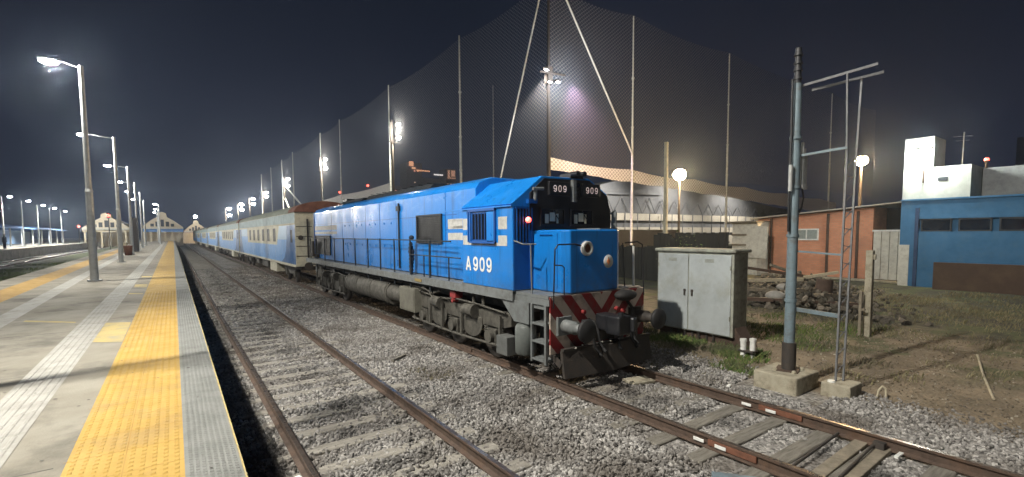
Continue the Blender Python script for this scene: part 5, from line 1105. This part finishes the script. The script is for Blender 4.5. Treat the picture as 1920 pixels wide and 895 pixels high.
r = empty('small_concrete_block', (9.1, 3.2, GZ), 'small concrete footing under the lattice ladder frame', 'concrete block')
b = MB(); b.box(8.86, 9.36, 2.98, 3.42, GZ - .1, .055); b.build('block', M['conc_post'], r, bevel=.02); b = MB(); b.cyl((8.97, 3.3, .056), (8.97, 3.3, .085), .06, .05, 12); b.build('cap', M['white'], r)
b = MB(); b.tube([(9.35, 2.78, GZ), (9.37, 2.75, -.02), (9.42, 2.72, .04), (9.44, 2.68, .0), (9.42, 2.66, GZ)], .018); tag(b.build('wire_loop', M['pale_wood'], loc=(9.38, 2.75, GZ)), 'bent pale wire loop sticking out of the ground by the small footing', 'wire')
# concrete fence post and thin stake
b = MB(); b.box(14.62, 14.78, 4.55, 4.71, GZ - .1, 2.1); b.box(14.66, 14.74, 4.50, 4.55, 1.85, 2.0); tag(b.build('fence_post', M['conc_post'], loc=(14.7, 4.63, GZ), bevel=.02), 'weathered concrete fence post right of the lattice frame', 'fence post')
b = MB(); b.box(14.4, 14.46, 4.68, 4.74, GZ - .1, 1.05); b.box(14.40, 14.46, 4.60, 4.68, .55, .6); tag(b.build('wooden_stake', M['wood'], loc=(14.43, 4.7, GZ)), 'thin wooden stake left of the concrete fence post', 'stake')
b = MB(); b.tube([(10.6, 1.6, -.1), (12.2, 2.0, -.09), (14, 2.4, -.08)], .02); tag(b.build('loose_pipe', M['pale_wood'], loc=(12, 2, -.1)), 'long thin pale pipe lying on the dirt at the right', 'pipe')

# ------------------------------------------------------------------ fences and sheds behind the cabinet
fn = empty('board_fence', (24, 16.5, GZ), 'dark ragged board fence behind the grey cabinet', 'fence')
b = MB(); y = 13.9; fr = random.Random(8)
while y < 18.6:
    w = fr.uniform(.16, .3); b.box(24 + fr.uniform(-.02, .02), 24.05, y, y + w - .015, GZ, 2.58 - fr.choice([0, 0, 0, .05, .12, .3, .45])); y += w
b.build('boards', M['fencedark'], fn)
b = MB(); b.box(24.05, 24.12, 13.9, 18.6, 2.0, 2.1); b.build('cross_rail', M['fencedark'], fn)
fn = empty('low_board_fence', (22, 20, GZ), 'low dark board fence behind the locomotive nose', 'fence')
b = MB(); y = 15.8
while y < 21.0:
    w = fr.uniform(.16, .3); b.box(22 + fr.uniform(-.02, .02), 22.05, y, y + w - .015, GZ, 1.85 - fr.choice([0, 0, .05, .1])); y += w
b.build('boards', M['fencedark'], fn); b = MB(); b.box(22.05, 22.12, 15.8, 21, 1.4, 1.5); b.build('cross_rail', M['fencedark'], fn)
# climbing plant
pb = MB(); rp = random.Random(4)
for i in range(900):
    x, y, z = 21.6 + rp.gauss(0, .15), 14.9 + rp.gauss(0, .5), rp.uniform(GZ, 1.0) * 1.0 + abs(rp.gauss(0, .7)); s = rp.uniform(.04, .09); a = Vector((rp.gauss(0, 1), rp.gauss(0, 1), rp.gauss(0, 1))).normalized(); c = a.orthogonal().normalized(); 
    p = Vector((x, y, z)); pb.add([p - a * s, p + c * s * .5, p + a * s, p - c * s * .5], [(0, 1, 2, 3)])
sh = empty('shrub', (21.6, 14.9, GZ), 'straggly green shrub between locomotive and cabinet', 'shrub')
pb.build('foliage', M['grass'], sh, recalc=False); b = MB()
for k in range(5): b.tube([(21.6, 14.9, GZ), (21.6 + rp.uniform(-.2, .2), 14.9 + rp.uniform(-.5, .5), 1.6)], .02)
b.build('stem', M['wood'], sh)
# pale wall behind the fences
b = MB(); b.box(44, 44.3, 26.6, 31.2, GZ, 2.7)
# clad shed left of the brick hut
sd = empty('tin_shed', (30, 16.4, GZ), 'pale patched sheet-metal shed left of the brick hut', 'shed')
b = MB(); b.box(30.0, 33, 15.45, 17.1, GZ, 3.2); b.build('wall', M['tin'], sd)
b = MB(); 
for z in (1.7, 2.35, 3.1): b.box(29.9, 29.999, 15.45, 17.1, z, z + .12)
b.box(29.7, 33.2, 15.4, 17.2, 3.2, 3.28); b.build('battens', M['wood'], sd)
b = MB(); b.box(29.8, 29.84, 14.75, 16.05, .95, 2.95, rx=.02); tag(b.build('leaning_board', M['tin'], loc=(29.8, 15.4, .95)), 'large white board leaning against the shed beside the brick hut', 'board')
# brick hut
hut = empty('brick_hut', (31.5, 12.8, GZ), 'orange brick hut with a small white window and slanting roof', 'hut')
b = MB(); b.prism([(9.85, GZ), (16.2, GZ), (16.2, 3.40), (9.85, 3.92)], 0, 31.5, 36.5); b.build('wall', M['brick'], hut)
b = MB(); b.add([(31.0, 8.05, 4.1), (31.0, 16.5, 3.42), (36.8, 16.5, 3.42), (36.8, 8.05, 4.1), (31.0, 8.05, 4.17), (31.0, 16.5, 3.49), (36.8, 16.5, 3.49), (36.8, 8.05, 4.17)], [(0, 1, 2, 3), (4, 7, 6, 5), (0, 4, 5, 1), (1, 5, 6, 2), (2, 6, 7, 3), (3, 7, 4, 0)]); b.build('roof', M['roofsheet'], hut)
b = MB()
for a in ((12.55, 13.9, 2.68, 2.76), (12.55, 13.9, 2.06, 2.14), (12.55, 12.63, 2.14, 2.68), (13.82, 13.9, 2.14, 2.68), (13.19, 13.25, 2.14, 2.68)): b.box(31.44, 31.51, *a)
w = b.build('window', M['white'], hut); b = MB(); b.box(31.47, 31.495, 12.63, 13.82, 2.14, 2.68); b.build('pane', mat('hazy_pane', (.30, .34, .32), .3, amt=.8, scale=9), w)
for y in (10.55, 12.05, 15.3):
    b = MB(); b.cyl((31.4, y, GZ), (31.4, y, 3.4 + (16 - y) * .06), .07, .07, 10); b.build('downpipe', M['brown'], hut)
# rolling gate and passage
gt = empty('white_gate', (31.5, 9.0, GZ), 'white ribbed metal gate between the brick hut and the blue building', 'gate')
for k in range(4):
    b = MB(); b.box(31.4, 31.46, 8.32 + k * .37, 8.32 + k * .37 + .35, -.05, 2.55); b.build('gate_panel', M['tin'], gt, bevel=.01)
b = MB(); b.box(31.38, 31.48, 8.25, 9.84, 2.56, 2.66); b.box(31.38, 31.48, 8.22, 8.31, -.1, 2.56); b.build('gate_frame', M['white'], gt)
b = MB(); b.box(30.6, 31.4, 8.0, 16.0, GZ - .05, GZ + .12); tag(b.build('kerb', M['conc_post'], loc=(31, 12, GZ)), kind='structure')
b = MB(); b.box(33.5, 33.7, 8.2, 9.84, GZ, 3.9); b.build('passage_back', M['fencedark'], hut)
# blue building
bb = empty('blue_building', (29.7, 5, GZ), 'blue painted building with a dark window strip and white upper storey', 'building')
BY0 = -6.0
b = MB(); b.box(29.7, 40, BY0, 8.15, GZ, 2.55); b.box(29.7, 40, BY0, 8.15, 3.17, 4.12); b.box(29.9, 40, BY0, 8.05, 2.55, 3.17); b.box(29.702, 30.2, 7.55, 8.149, 2.551, 3.169); b.build('wall', M['bluewall'], bb)
b = MB(); b.box(29.66, 29.699, 7.75, 8.15, GZ, 1.9); b.build('corner_pilaster', M['tin'], bb)
b = MB(); b.box(29.6, 29.69, 7.42, 7.56, GZ, 3.7); b.build('downpipe', mat('navy_paint', (.02, .05, .12), .6), bb)
for k in range(7):
    yb_ = 7.35 - k * 1.35; b = MB()
    for a in ((yb_ - 1.12, yb_, 3.10, 3.165), (yb_ - 1.12, yb_, 2.555, 2.62), (yb_ - 1.12, yb_ - 1.06, 2.62, 3.10), (yb_ - .06, yb_, 2.62, 3.10)): b.box(29.72, 29.80, *a)
    w = b.build('window', M['darkpanel'], bb); b = MB(); b.box(29.76, 29.775, yb_ - 1.06, yb_ - .06, 2.62, 3.10); b.build('pane', M['glass'], w)
b = MB(); b.box(29.72, 34, 5.65, 8.13, 4.121, 5.62); b.box(29.73, 31.6, 7.0, 8.12, 5.621, 7.1); b.build('upper_storey', M['whitewall'], bb)
b = MB(); b.box(31.6, 38, 1.5, 5.6, 4.121, 5.55); b.box(31.5, 38, 1.4, 4.1, 5.551, 5.75); b.build('rear_block', mat('grey_rendered_wall', (.36, .37, .36), .85, amt=.6), bb)
b = MB(); b.box(29.68, 29.719, 6.45, 6.80, 4.95, 5.12); b.build('vent', M['darkpanel'], bb)
b = MB(); b.box(29.60, 29.719, 7.3, 7.36, 4.9, 5.5); b.build('bracket', M['brown'], bb)
b = MB(); b.cyl((32.2, 5.6, 4.12), (32.2, 5.6, 5.9), .05); b.ball((32.2, 5.6, 5.95), .09); b.build('red_beacon_pole', M['brown'], bb)
b = MB(); b.ball((32.2, 5.6, 6.0), .10, 10, 8); tag(b.build('beacon', M['e_red'], loc=(32.2, 5.6, 5.9)), 'small red warning light on the roof of the blue building', 'warning light')
b = MB(); b.box(29.60, 29.699, BY0, 8.15, 4.06, 4.14); b.build('parapet_cap', M['bluewall'], bb)
b = MB(); b.cyl((33.5, 3.6, 5.75), (33.5, 3.6, 6.5), .4, .4, 16); b.box(32.4, 33.0, 2.3, 3.0, 5.75, 6.15); b.build('roof_tank', M['whitewall'], bb)
b = MB(); b.cyl((31.9, 6.4, 5.62), (31.9, 6.4, 7.4), .03); b.beam((31.9, 6.1, 7.2), (31.9, 6.8, 7.25), .02, .02); b.beam((31.9, 6.2, 7.0), (31.9, 6.7, 7.03), .02, .02); b.build('aerial', M['darkgalv'], bb)
fl = empty('wall_floodlight', (29.4, 7.0, 6.3), 'glaring white floodlight on the tower of the blue building', 'floodlight')
b = MB(); b.box(29.3, 29.729, 7.2, 7.3, 6.3, 6.36); b.box(29.1, 29.4, 6.95, 7.55, 6.45, 6.55); b.build('housing', M['iron'], fl)
b = MB(); b.ball((29.25, 7.25, 6.3), .26, 16, 10, sc=(.7, 1.3, .7)); b.build('lens', emis('lit_wall_flood_lens', (.93, 1, .95), 300), fl)
point('flood_light', (28.6, 7.1, 6.1), 260, (.95, 1.0, .93), .2, fl)
b = MB(); b.box(28.9, 29.1, -2, 6.62, GZ, 1.12); tag(b.build('low_brown_wall', M['brownwall'], loc=(29, 2, GZ)), 'low brown rusty wall in front of the blue building', 'wall')
# rubble heap
rub = empty('rubble_heap', (19.5, 9.5, GZ), 'heap of rubble, beams and scrap in front of the brick hut', 'rubble heap')
def rub_pts(rg, n):
    x = rg.uniform(17.0, 27.5, n); c = 7.2 + (x - 17) * .45; y = c + rg.normal(0, 1.3, n); z = GZ + np.abs(rg.normal(0, .25, n)) * np.exp(-((y - c) / 1.6) ** 2) + .05
    return np.stack([x, y, z], 1)
o = stones('rubble', 2600, rub_pts, stone_mat('rubble_lumps', (.03, .028, .02), (.08, .07, .05), (.22, .19, .15)), .04, .15, 9); o.parent = rub; o['kind'] = 'stuff'
o.location = -wloc(rub)
rr_ = random.Random(12)
for i, (x, y, z, l, a, t, mt) in enumerate(((18.5, 9.3, .35, 3.2, 2.6, .08, 'wood'), (19.5, 9.9, .62, 3.6, 2.55, .0, 'pale_wood'), (18.2, 8.2, .2, 2.2, 2.3, -.1, 'wood'), (21, 10.3, .9, 2.8, 2.4, .15, 'brown'), (20, 8.1, .35, 2.5, 2.9, .05, 'wood'), (22.5, 9.4, .6, 2.4, 2.2, -.2, 'pale_wood'), (17.8, 7.6, .15, 3.4, 2.2, .02, 'brown'), (24, 10.8, .7, 2.2, 2.8, .3, 'wood'), (19.2, 7.0, .3, 1.8, 3.0, .1, 'wood'))):
    b = MB(); d = Vector((math.cos(a), math.sin(a), t)) * l / 2; p = Vector((x, y, z)); b.beam(p - d, p + d, .12, .12); tag(b.build('scrap_beam', M[mt], loc=p), None)
    o = bpy.context.scene.objects[-1] if False else COL.objects[-1]; o.parent = rub; o.location = p - wloc(rub)
for (x, y, z, s) in ((17.9, 8.5, .25, .28), (18.6, 8.3, .3, .2), (19.6, 9.0, .4, .22)):
    b = MB(); b.ball((x, y, z), s, 9, 6, sc=(1, 1.3, .7)); b.build('plastic_sack', M['paledebris'], rub)
b = MB(); b.cyl((20.3, 7.9, GZ), (20.4, 7.85, .75), .32, .28, 12); b.build('rusty_drum', M['brown'], rub)

# ------------------------------------------------------------------ grandstand and far things
gs = empty('grandstand', (85, 60, GZ), 'pale banded grandstand with a dark truss roof behind the netting', 'grandstand')
b = MB(); b.box(60, 150, 60, 62, 4.9, 6.2); b.box(60, 150, 59.6, 62, 2.5, 3.6); b.box(60, 150, 59.2, 62, GZ, 1.9); b.build('terrace_front', M['stand'], gs)
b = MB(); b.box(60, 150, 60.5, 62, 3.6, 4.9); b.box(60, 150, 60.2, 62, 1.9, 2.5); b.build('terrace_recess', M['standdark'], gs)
b = MB(); arc = [(58, 6.3), (60, 10.5), (68, 12.4), (78, 12.9), (92, 12.2), (105, 10.9), (125, 9.0), (150, 7.5), (150, 6.3)]
b.prism(arc, 1, 61, 75); b.build('roof', M['standdark'], gs)
b = MB()
for i in range(18):
    x = 62 + i * 4; b.beam((x, 60.4, 6.2), (x + 2, 60.4, 9.5 - i * .1), .15, .15); b.beam((x + 2, 60.4, 9.5 - i * .1), (x + 4, 60.4, 6.2), .15, .15)
for i in range(20): b.cyl((61 + i * 3.5, 59.5, GZ), (61 + i * 3.5, 59.5, 6.2), .1, .1, 6)
b.beam((60, 60.4, 9.6), (80, 60.4, 10.1), .15, .2); b.build('truss', M['standdark'], gs)
for x in (63, 82, 104): spot('stand_light', (x, 52, 13), 15000, (1, .93, .82), 120, .4, (0, .9, -1), .8, gs)
b = MB(); b.box(40, 64, 45, 45.3, GZ, 3.0); tag(b.build('pale_wall', M['stand'], loc=(50, 45, GZ)), 'long pale boundary wall seen behind the locomotive nose', 'wall')
def tower(x, y, w, d, h, label, seed, mats, dens=.35):
    r = empty('apartment_tower', (x, y, GZ), label, 'tower', 'city towers on the skyline')
    b = MB(); b.box(x - w / 2, x + w / 2, y, y + d, GZ, h); b.build('wall', M['skyline'], r)
    q = random.Random(seed); b = MB(); nx_ = int(w / 3.2); nz = int(h / 3.4)
    for i in range(nx_):
        for k in range(nz // 3, nz):
            if q.random() < dens: xx = x - w / 2 + .8 + i * 3.2; b.box(xx, xx + 1.3, y - .06, y, k * 3.4 + .6, k * 3.4 + 1.7, q.choice([0, 0, 1]))
    b.build('lit_windows', mats, r)['kind'] = 'stuff'
    return r
ew, eo = emis('dim_warm_window', (1, .62, .42), .9), emis('dim_orange_window', (1, .34, .2), 1.1)
tower(178, 400, 15, 15, 66, 'leftmost city tower, orange lit crown', 1, [eo, ew], .2)
tower(196, 405, 22, 15, 54, 'wide dim tower right of the orange-crowned one', 2, [ew, eo], .35)
tower(214, 398, 10, 15, 63, 'narrow tower with lit orange top, right of the group', 3, [eo, ew], .3)
tower(170, 410, 14, 15, 46, 'low dim block at the foot of the orange-crowned tower', 4, [ew, eo], .4)
tower(226, 410, 16, 15, 48, 'low block between the skyline group and the net pole', 5, [ew, eo], .3)
tower(243, 400, 14, 15, 46, 'rightmost skyline block with a purple sign', 6, [ew, emis('dim_purple_window', (.7, .4, 1), .5)], .4)
b = MB(); b.box(173, 177, 399, 399.8, 63, 67); b.box(175.5, 179, 399, 399.8, 60.5, 62); b.box(180, 193, 399, 399.8, 59, 60); tag(b.build('roof_sign', M['e_win'], loc=(178, 399, 63)), 'orange glowing crown on top of the leftmost city tower', 'sign')
b = MB(); b.box(196, 205, 397, 397.8, 56, 57.2); tag(b.build('roof_sign', M['e_winw'], loc=(200, 397, 57)), 'bright white bar sign on the skyline left of the narrow tower', 'sign')
b = MB(); b.box(210.5, 212, 396.8, 397.8, 55, 61.5); b.box(214, 217.5, 396.8, 397.8, 56, 61.5); b.box(210, 218, 396.8, 397.8, 54, 54.8); tag(b.build('roof_sign', emis('orange_panel', (1, .5, .3), .45), loc=(214, 397, 55)), 'square orange lit panel on the narrow skyline tower', 'sign')
b = MB(); b.box(236, 245, 398.6, 399.8, 46.2, 48.4); tag(b.build('roof_sign', M['e_purple'], loc=(240, 399, 46)), 'purple glowing sign low on the skyline right of the net pole', 'sign')
tower(452, 57, 12, 7, 62, 'far tower cut by the right edge, few orange lights', 7, [eo, ew], .3)
# station sheds at the end of the line
def shed(xa, xb, y, ze, zr, label, mt, lit=0):
    r = empty('station_hall', ((xa + xb) / 2, y, GZ), label, 'station building', 'station halls at the end of the line'); n = 12; c = (xa + xb) / 2; w = (xb - xa) / 2
    arc = [(xb, ze), (xb, ze + .3), (c + w * .55, ze + (zr - ze) * .62), (c + w * .22, zr - .25), (c, zr), (c - w * .22, zr - .25), (c - w * .55, ze + (zr - ze) * .62), (xa, ze + .3), (xa, ze)]
    b = MB(); b.prism(arc, 1, y, y + 30); b.build('roof', M['station'], r)
    b = MB(); b.box(xa, xb, y + .5, y + 30, 3.6, ze); b.build('fascia', mt, r)
    b = MB()
    for k in range(6): xx = xa + (xb - xa) * (k + .2) / 6; b.box(xx, xx + .35, y + .2, y + .6, GZ, 3.6)
    b.build('columns', M['station'], r)
    b = MB(); b.box(xa, xb, y + 12, y + 12.3, GZ, 3.6); b.build('back_wall', M['station'], r)
    b = MB(); b.prism([(c - w * .22, zr - .3), (c + w * .22, zr - .3), (c + w * .2, zr + .7), (c, zr + 1.0), (c - w * .2, zr + .7)], 1, y - .1, y + 4); b.build('clerestory', M['station'], r)
    for k in range(5): xx = c + (k - 2) * w * .24; b = MB(); b.box(xx - w * .08, xx + w * .08, y - .06, y - .01, ze + .5, ze + .5 + (zr - ze) * (.55 - .16 * abs(k - 2))); b.build('gable_window', M['darkpanel'], r)
    b = MB(); b.box(xa, xb, y - .2, y - .02, ze - .1, ze + .25); b.build('fascia_band', M['whitewall'], r)
    if lit: point('hall_light', (c, y + 5, 3.2), lit, (1, .85, .62), .5, r); spot('hall_light', (c, y - 14, 9), lit * 1.5, (1, .88, .7), 100, .5, (0, 1, -.15), .8, r)
shed(-17.5, -8.5, 150, 4.2, 7.2, 'left arched station hall between the lamp posts', M['station'], 260)
shed(-6.5, 2.2, 150, 4.4, 7.6, 'middle arched station hall at the platform end', M['bluecanopy'], 260)
shed(3.0, 10.5, 205, 3.8, 7.0, 'right arched station hall glowing pinkish at the end of the track', M['stationpink'], 1500)
b = MB(); b.box(7.0, 8.6, 203.0, 204, 8.1, 8.5); 
b = MB(); b.ball((6.5, 200, 9.2), .5, 12, 8); tag(b.build('roof_lamp', M['e_far'], loc=(6.5, 200, 9)), 'small bright lamp above the pinkish station hall', 'lamp')
# orange lit front of a stopped train under that hall
b = MB(); b.box(-.6, 3.2, 168, 185, .9, 3.7); tag(b.build('waiting_train', mat('dusty_red_train', (.35, .12, .08), .6), loc=(1.5, 170, 0)), 'dull red train standing under the station hall at the far end', 'train') if False else None
# far left platform, blue canopy shelters and a train
b = MB(); b.add([(-16.0, 10, -.3), (-16.0, 230, -.3), (-16.0, 10, PT), (-16.0, 230, PT), (-30, 10, PT), (-30, 230, PT)], [(0, 1, 3, 2), (2, 3, 5, 4)]); b.box(-16.02, -15.85, 10, 230, PT - .16, PT + .003); tag(b.build('far_platform', M['concrete']), kind='structure')
sh0 = None
shx = empty('platform_shelter', (-23, 60, PT), 'long blue-roofed shelter on the far left platform', 'shelter')
b = MB(); b.prism([(-26.5, 4.0), (-23.5, 4.7), (-20, 4.0), (-20, 3.85), (-23.5, 4.5), (-26.5, 3.85)], 1, 60, 150); b.build('roof', M['bluecanopy'], shx)
for k in range(13):
    b = MB(); b.cyl((-20.6, 62 + k * 7.2, PT), (-20.6, 62 + k * 7.2, 3.95), .12, .12, 8); b.build('column', M['white'], shx)
b = MB(); b.box(-26.4, -26.2, 60, 150, PT, 3.6); b.build('back_wall', M['carpale'], shx)
for y in (70, 92, 112, 134): spot('shelter_light', (-22.5, y, 3.8), 2600, (.85, .92, 1), 150, .3, (0, 0, -1), .6, shx)
dt = empty('distant_train', (-29, 110, 0), 'pale blue suburban train with lit windows waiting behind the far left shelter', 'train')
for k in range(4):
    y0 = 62 + k * 24; b = MB(); b.prism([(y0, 1.2), (y0 + 23.4, 1.2), (y0 + 23.4, 3.9), (y0 + 22.9, 4.3), (y0 + .5, 4.3), (y0, 3.9)], 0, -31.5, -28.6); cb_ = b.build('car_body', M['carpale'], dt, bevel=.1)
    b = MB()
    for q in range(9): b.box(-28.599, -28.57, y0 + 1.5 + q * 2.4, y0 + 3.2 + q * 2.4, 2.3, 3.3)
    b.build('window_row', emis('lit_train_windows', (.85, .93, 1), 1.2) if k == 0 else bpy.data.materials['lit_train_windows'], cb_)
    b = MB(); b.box(-28.6, -28.57, y0 + .3, y0 + 23, 1.4, 2.0); b.build('blue_band', M['cardark'], cb_)
# signals
for i, (x, y, z, lb) in enumerate(((-9.2, 110, 6.2, 'red signal between the second and third lamp posts'), (-20, 92, 4.6, 'red signal on the far left, lowest of the reds'), (-18, 150, 4.9, 'red signal at the far left platform end'))):
    r = empty('rail_signal', (x, y, GZ), lb, 'signal', 'red railway signals'); b = MB(); b.cyl((x, y, GZ), (x, y, z + .5), .08, .08, 8); b.build('post', M['iron'], r)
    b = MB(); b.box(x - .25, x + .25, y, y + .3, z - .5, z + .5); b.build('signal_head', M['black'], r); b = MB(); b.ball((x, y - .1, z), .26, 12, 8); b.build('red_light', M['e_red'], r)
for i, (y, z) in enumerate(((93, 10.6), (77, 10.5))):
    b = MB(); b.ball((NXA - .3, y, z), .18, 10, 8); tag(b.build('warning_light', M['e_red'], loc=(NXA - .3, y, z)), ('left' if i == 0 else 'right') + ' red warning light on the net band above the hood', 'warning light')
# things standing on the platform
bn = empty('dark_kiosk', (-3.15, 58, PT), 'dark slim cabinet standing by the fourth lamp post', 'kiosk')
b = MB(); b.box(-3.3, -2.75, 57.5, 58.1, PT, PT + 3.2); b.build('casing', M['iron'], bn, bevel=.02)
bn = empty('litter_bin', (-2.9, 47.2, PT), 'small brown litter bin at the foot of the third lamp post', 'litter bin')
b = MB(); b.lathe((-2.9, 47.2, PT), (0, 0, 1), [(0, 0), (0, .22), (.7, .28), (.75, .28), (.75, .22), (.6, 0)], 16); b.build('bin_body', M['rust_bright'], bn)
bn = empty('litter_bin', (-3.3, 62.2, PT), 'pale litter bin further along, beside the dark cabinet', 'litter bin')
b = MB(); b.lathe((-3.75, 55.2, PT), (0, 0, 1), [(0, 0), (0, .25), (.85, .3), (.9, .3), (.9, .22), (.7, 0)], 16); b.build('bin_body', M['pale_wood'], bn)

# two people waiting on the far left platform
def person(x, y, z, rz, label, top, legs):
    joints = [(0, 0, .98), (0, 0, 1.18), (0, 0, 1.42), (0, .0, 1.53), (0, .02, 1.62), (0, .02, 1.74), (.19, 0, 1.42), (.26, .0, 1.14), (.25, .10, .90), (.25, .12, .80), (-.19, 0, 1.42), (-.26, 0, 1.14), (-.25, .08, .90), (-.25, .1, .80), (.10, 0, .92), (.11, .02, .5), (.12, -.02, .08), (.12, .14, .04), (-.10, 0, .92), (-.12, -.0, .5), (-.13, -.04, .08), (-.13, .12, .04)]
    ed = [(0, 1), (1, 2), (2, 3), (3, 4), (4, 5), (2, 6), (6, 7), (7, 8), (8, 9), (2, 10), (10, 11), (11, 12), (12, 13), (0, 14), (14, 15), (15, 16), (16, 17), (0, 18), (18, 19), (19, 20), (20, 21)]
    rad = [.15, .14, .16, .06, .09, .085, .075, .05, .04, .035, .075, .05, .04, .035, .10, .065, .045, .04, .10, .065, .045, .04]
    me = bpy.data.meshes.new('person'); me.from_pydata(joints, ed, []); o = bpy.data.objects.new('person', me); COL.objects.link(o)
    m = o.modifiers.new('skin', 'SKIN'); sv = me.skin_vertices[0].data
    for i, r_ in enumerate(rad): sv[i].radius = (r_, r_ * .8)
    sv[0].use_root = True; o.modifiers.new('sub', 'SUBSURF').levels = 2; o.modifiers['sub'].render_levels = 2
    me.materials.append(top); o.location = (x, y, z); o.rotation_euler.z = rz
    tag(o, label, 'person', 'people waiting on the far left platform')
    h = MB(); h.ball((x, y, z + 1.74), .1, 10, 8, sc=(.95, 1.05, 1.0)); hh = h.build('hair', M['black'], None, loc=(x, y, z)); hh.parent = o; hh.location = (0, 0, 0)
    return o
person(-17.2, 85.2, PT, 1.2, 'left person in dark clothes standing on the far left platform', M['cloth'], None)
person(-17.6, 86.9, PT, -.8, 'right person in dark clothes standing on the far left platform', M['cloth'], None)

# ------------------------------------------------------------------ night haze, added for the glow round the lamps
HAZE = True
if HAZE:
    b = MB(); b.box(-420, 560, -70, 930, -3, 75)
    hm = bpy.data.materials.new('added_glow_haze'); hm.use_nodes = True; hn = hm.node_tree; hn.nodes.clear()
    ho = hn.nodes.new('ShaderNodeOutputMaterial'); hv = hn.nodes.new('ShaderNodeVolumePrincipled')
    hv.inputs['Density'].default_value = 0.00065; hv.inputs['Anisotropy'].default_value = 0.82; hv.inputs['Color'].default_value = (0.62, 0.76, 1.0, 1)
    hn.links.new(hv.outputs[0], ho.inputs['Volume'])
    tag(b.build('haze', hm), kind='stuff')
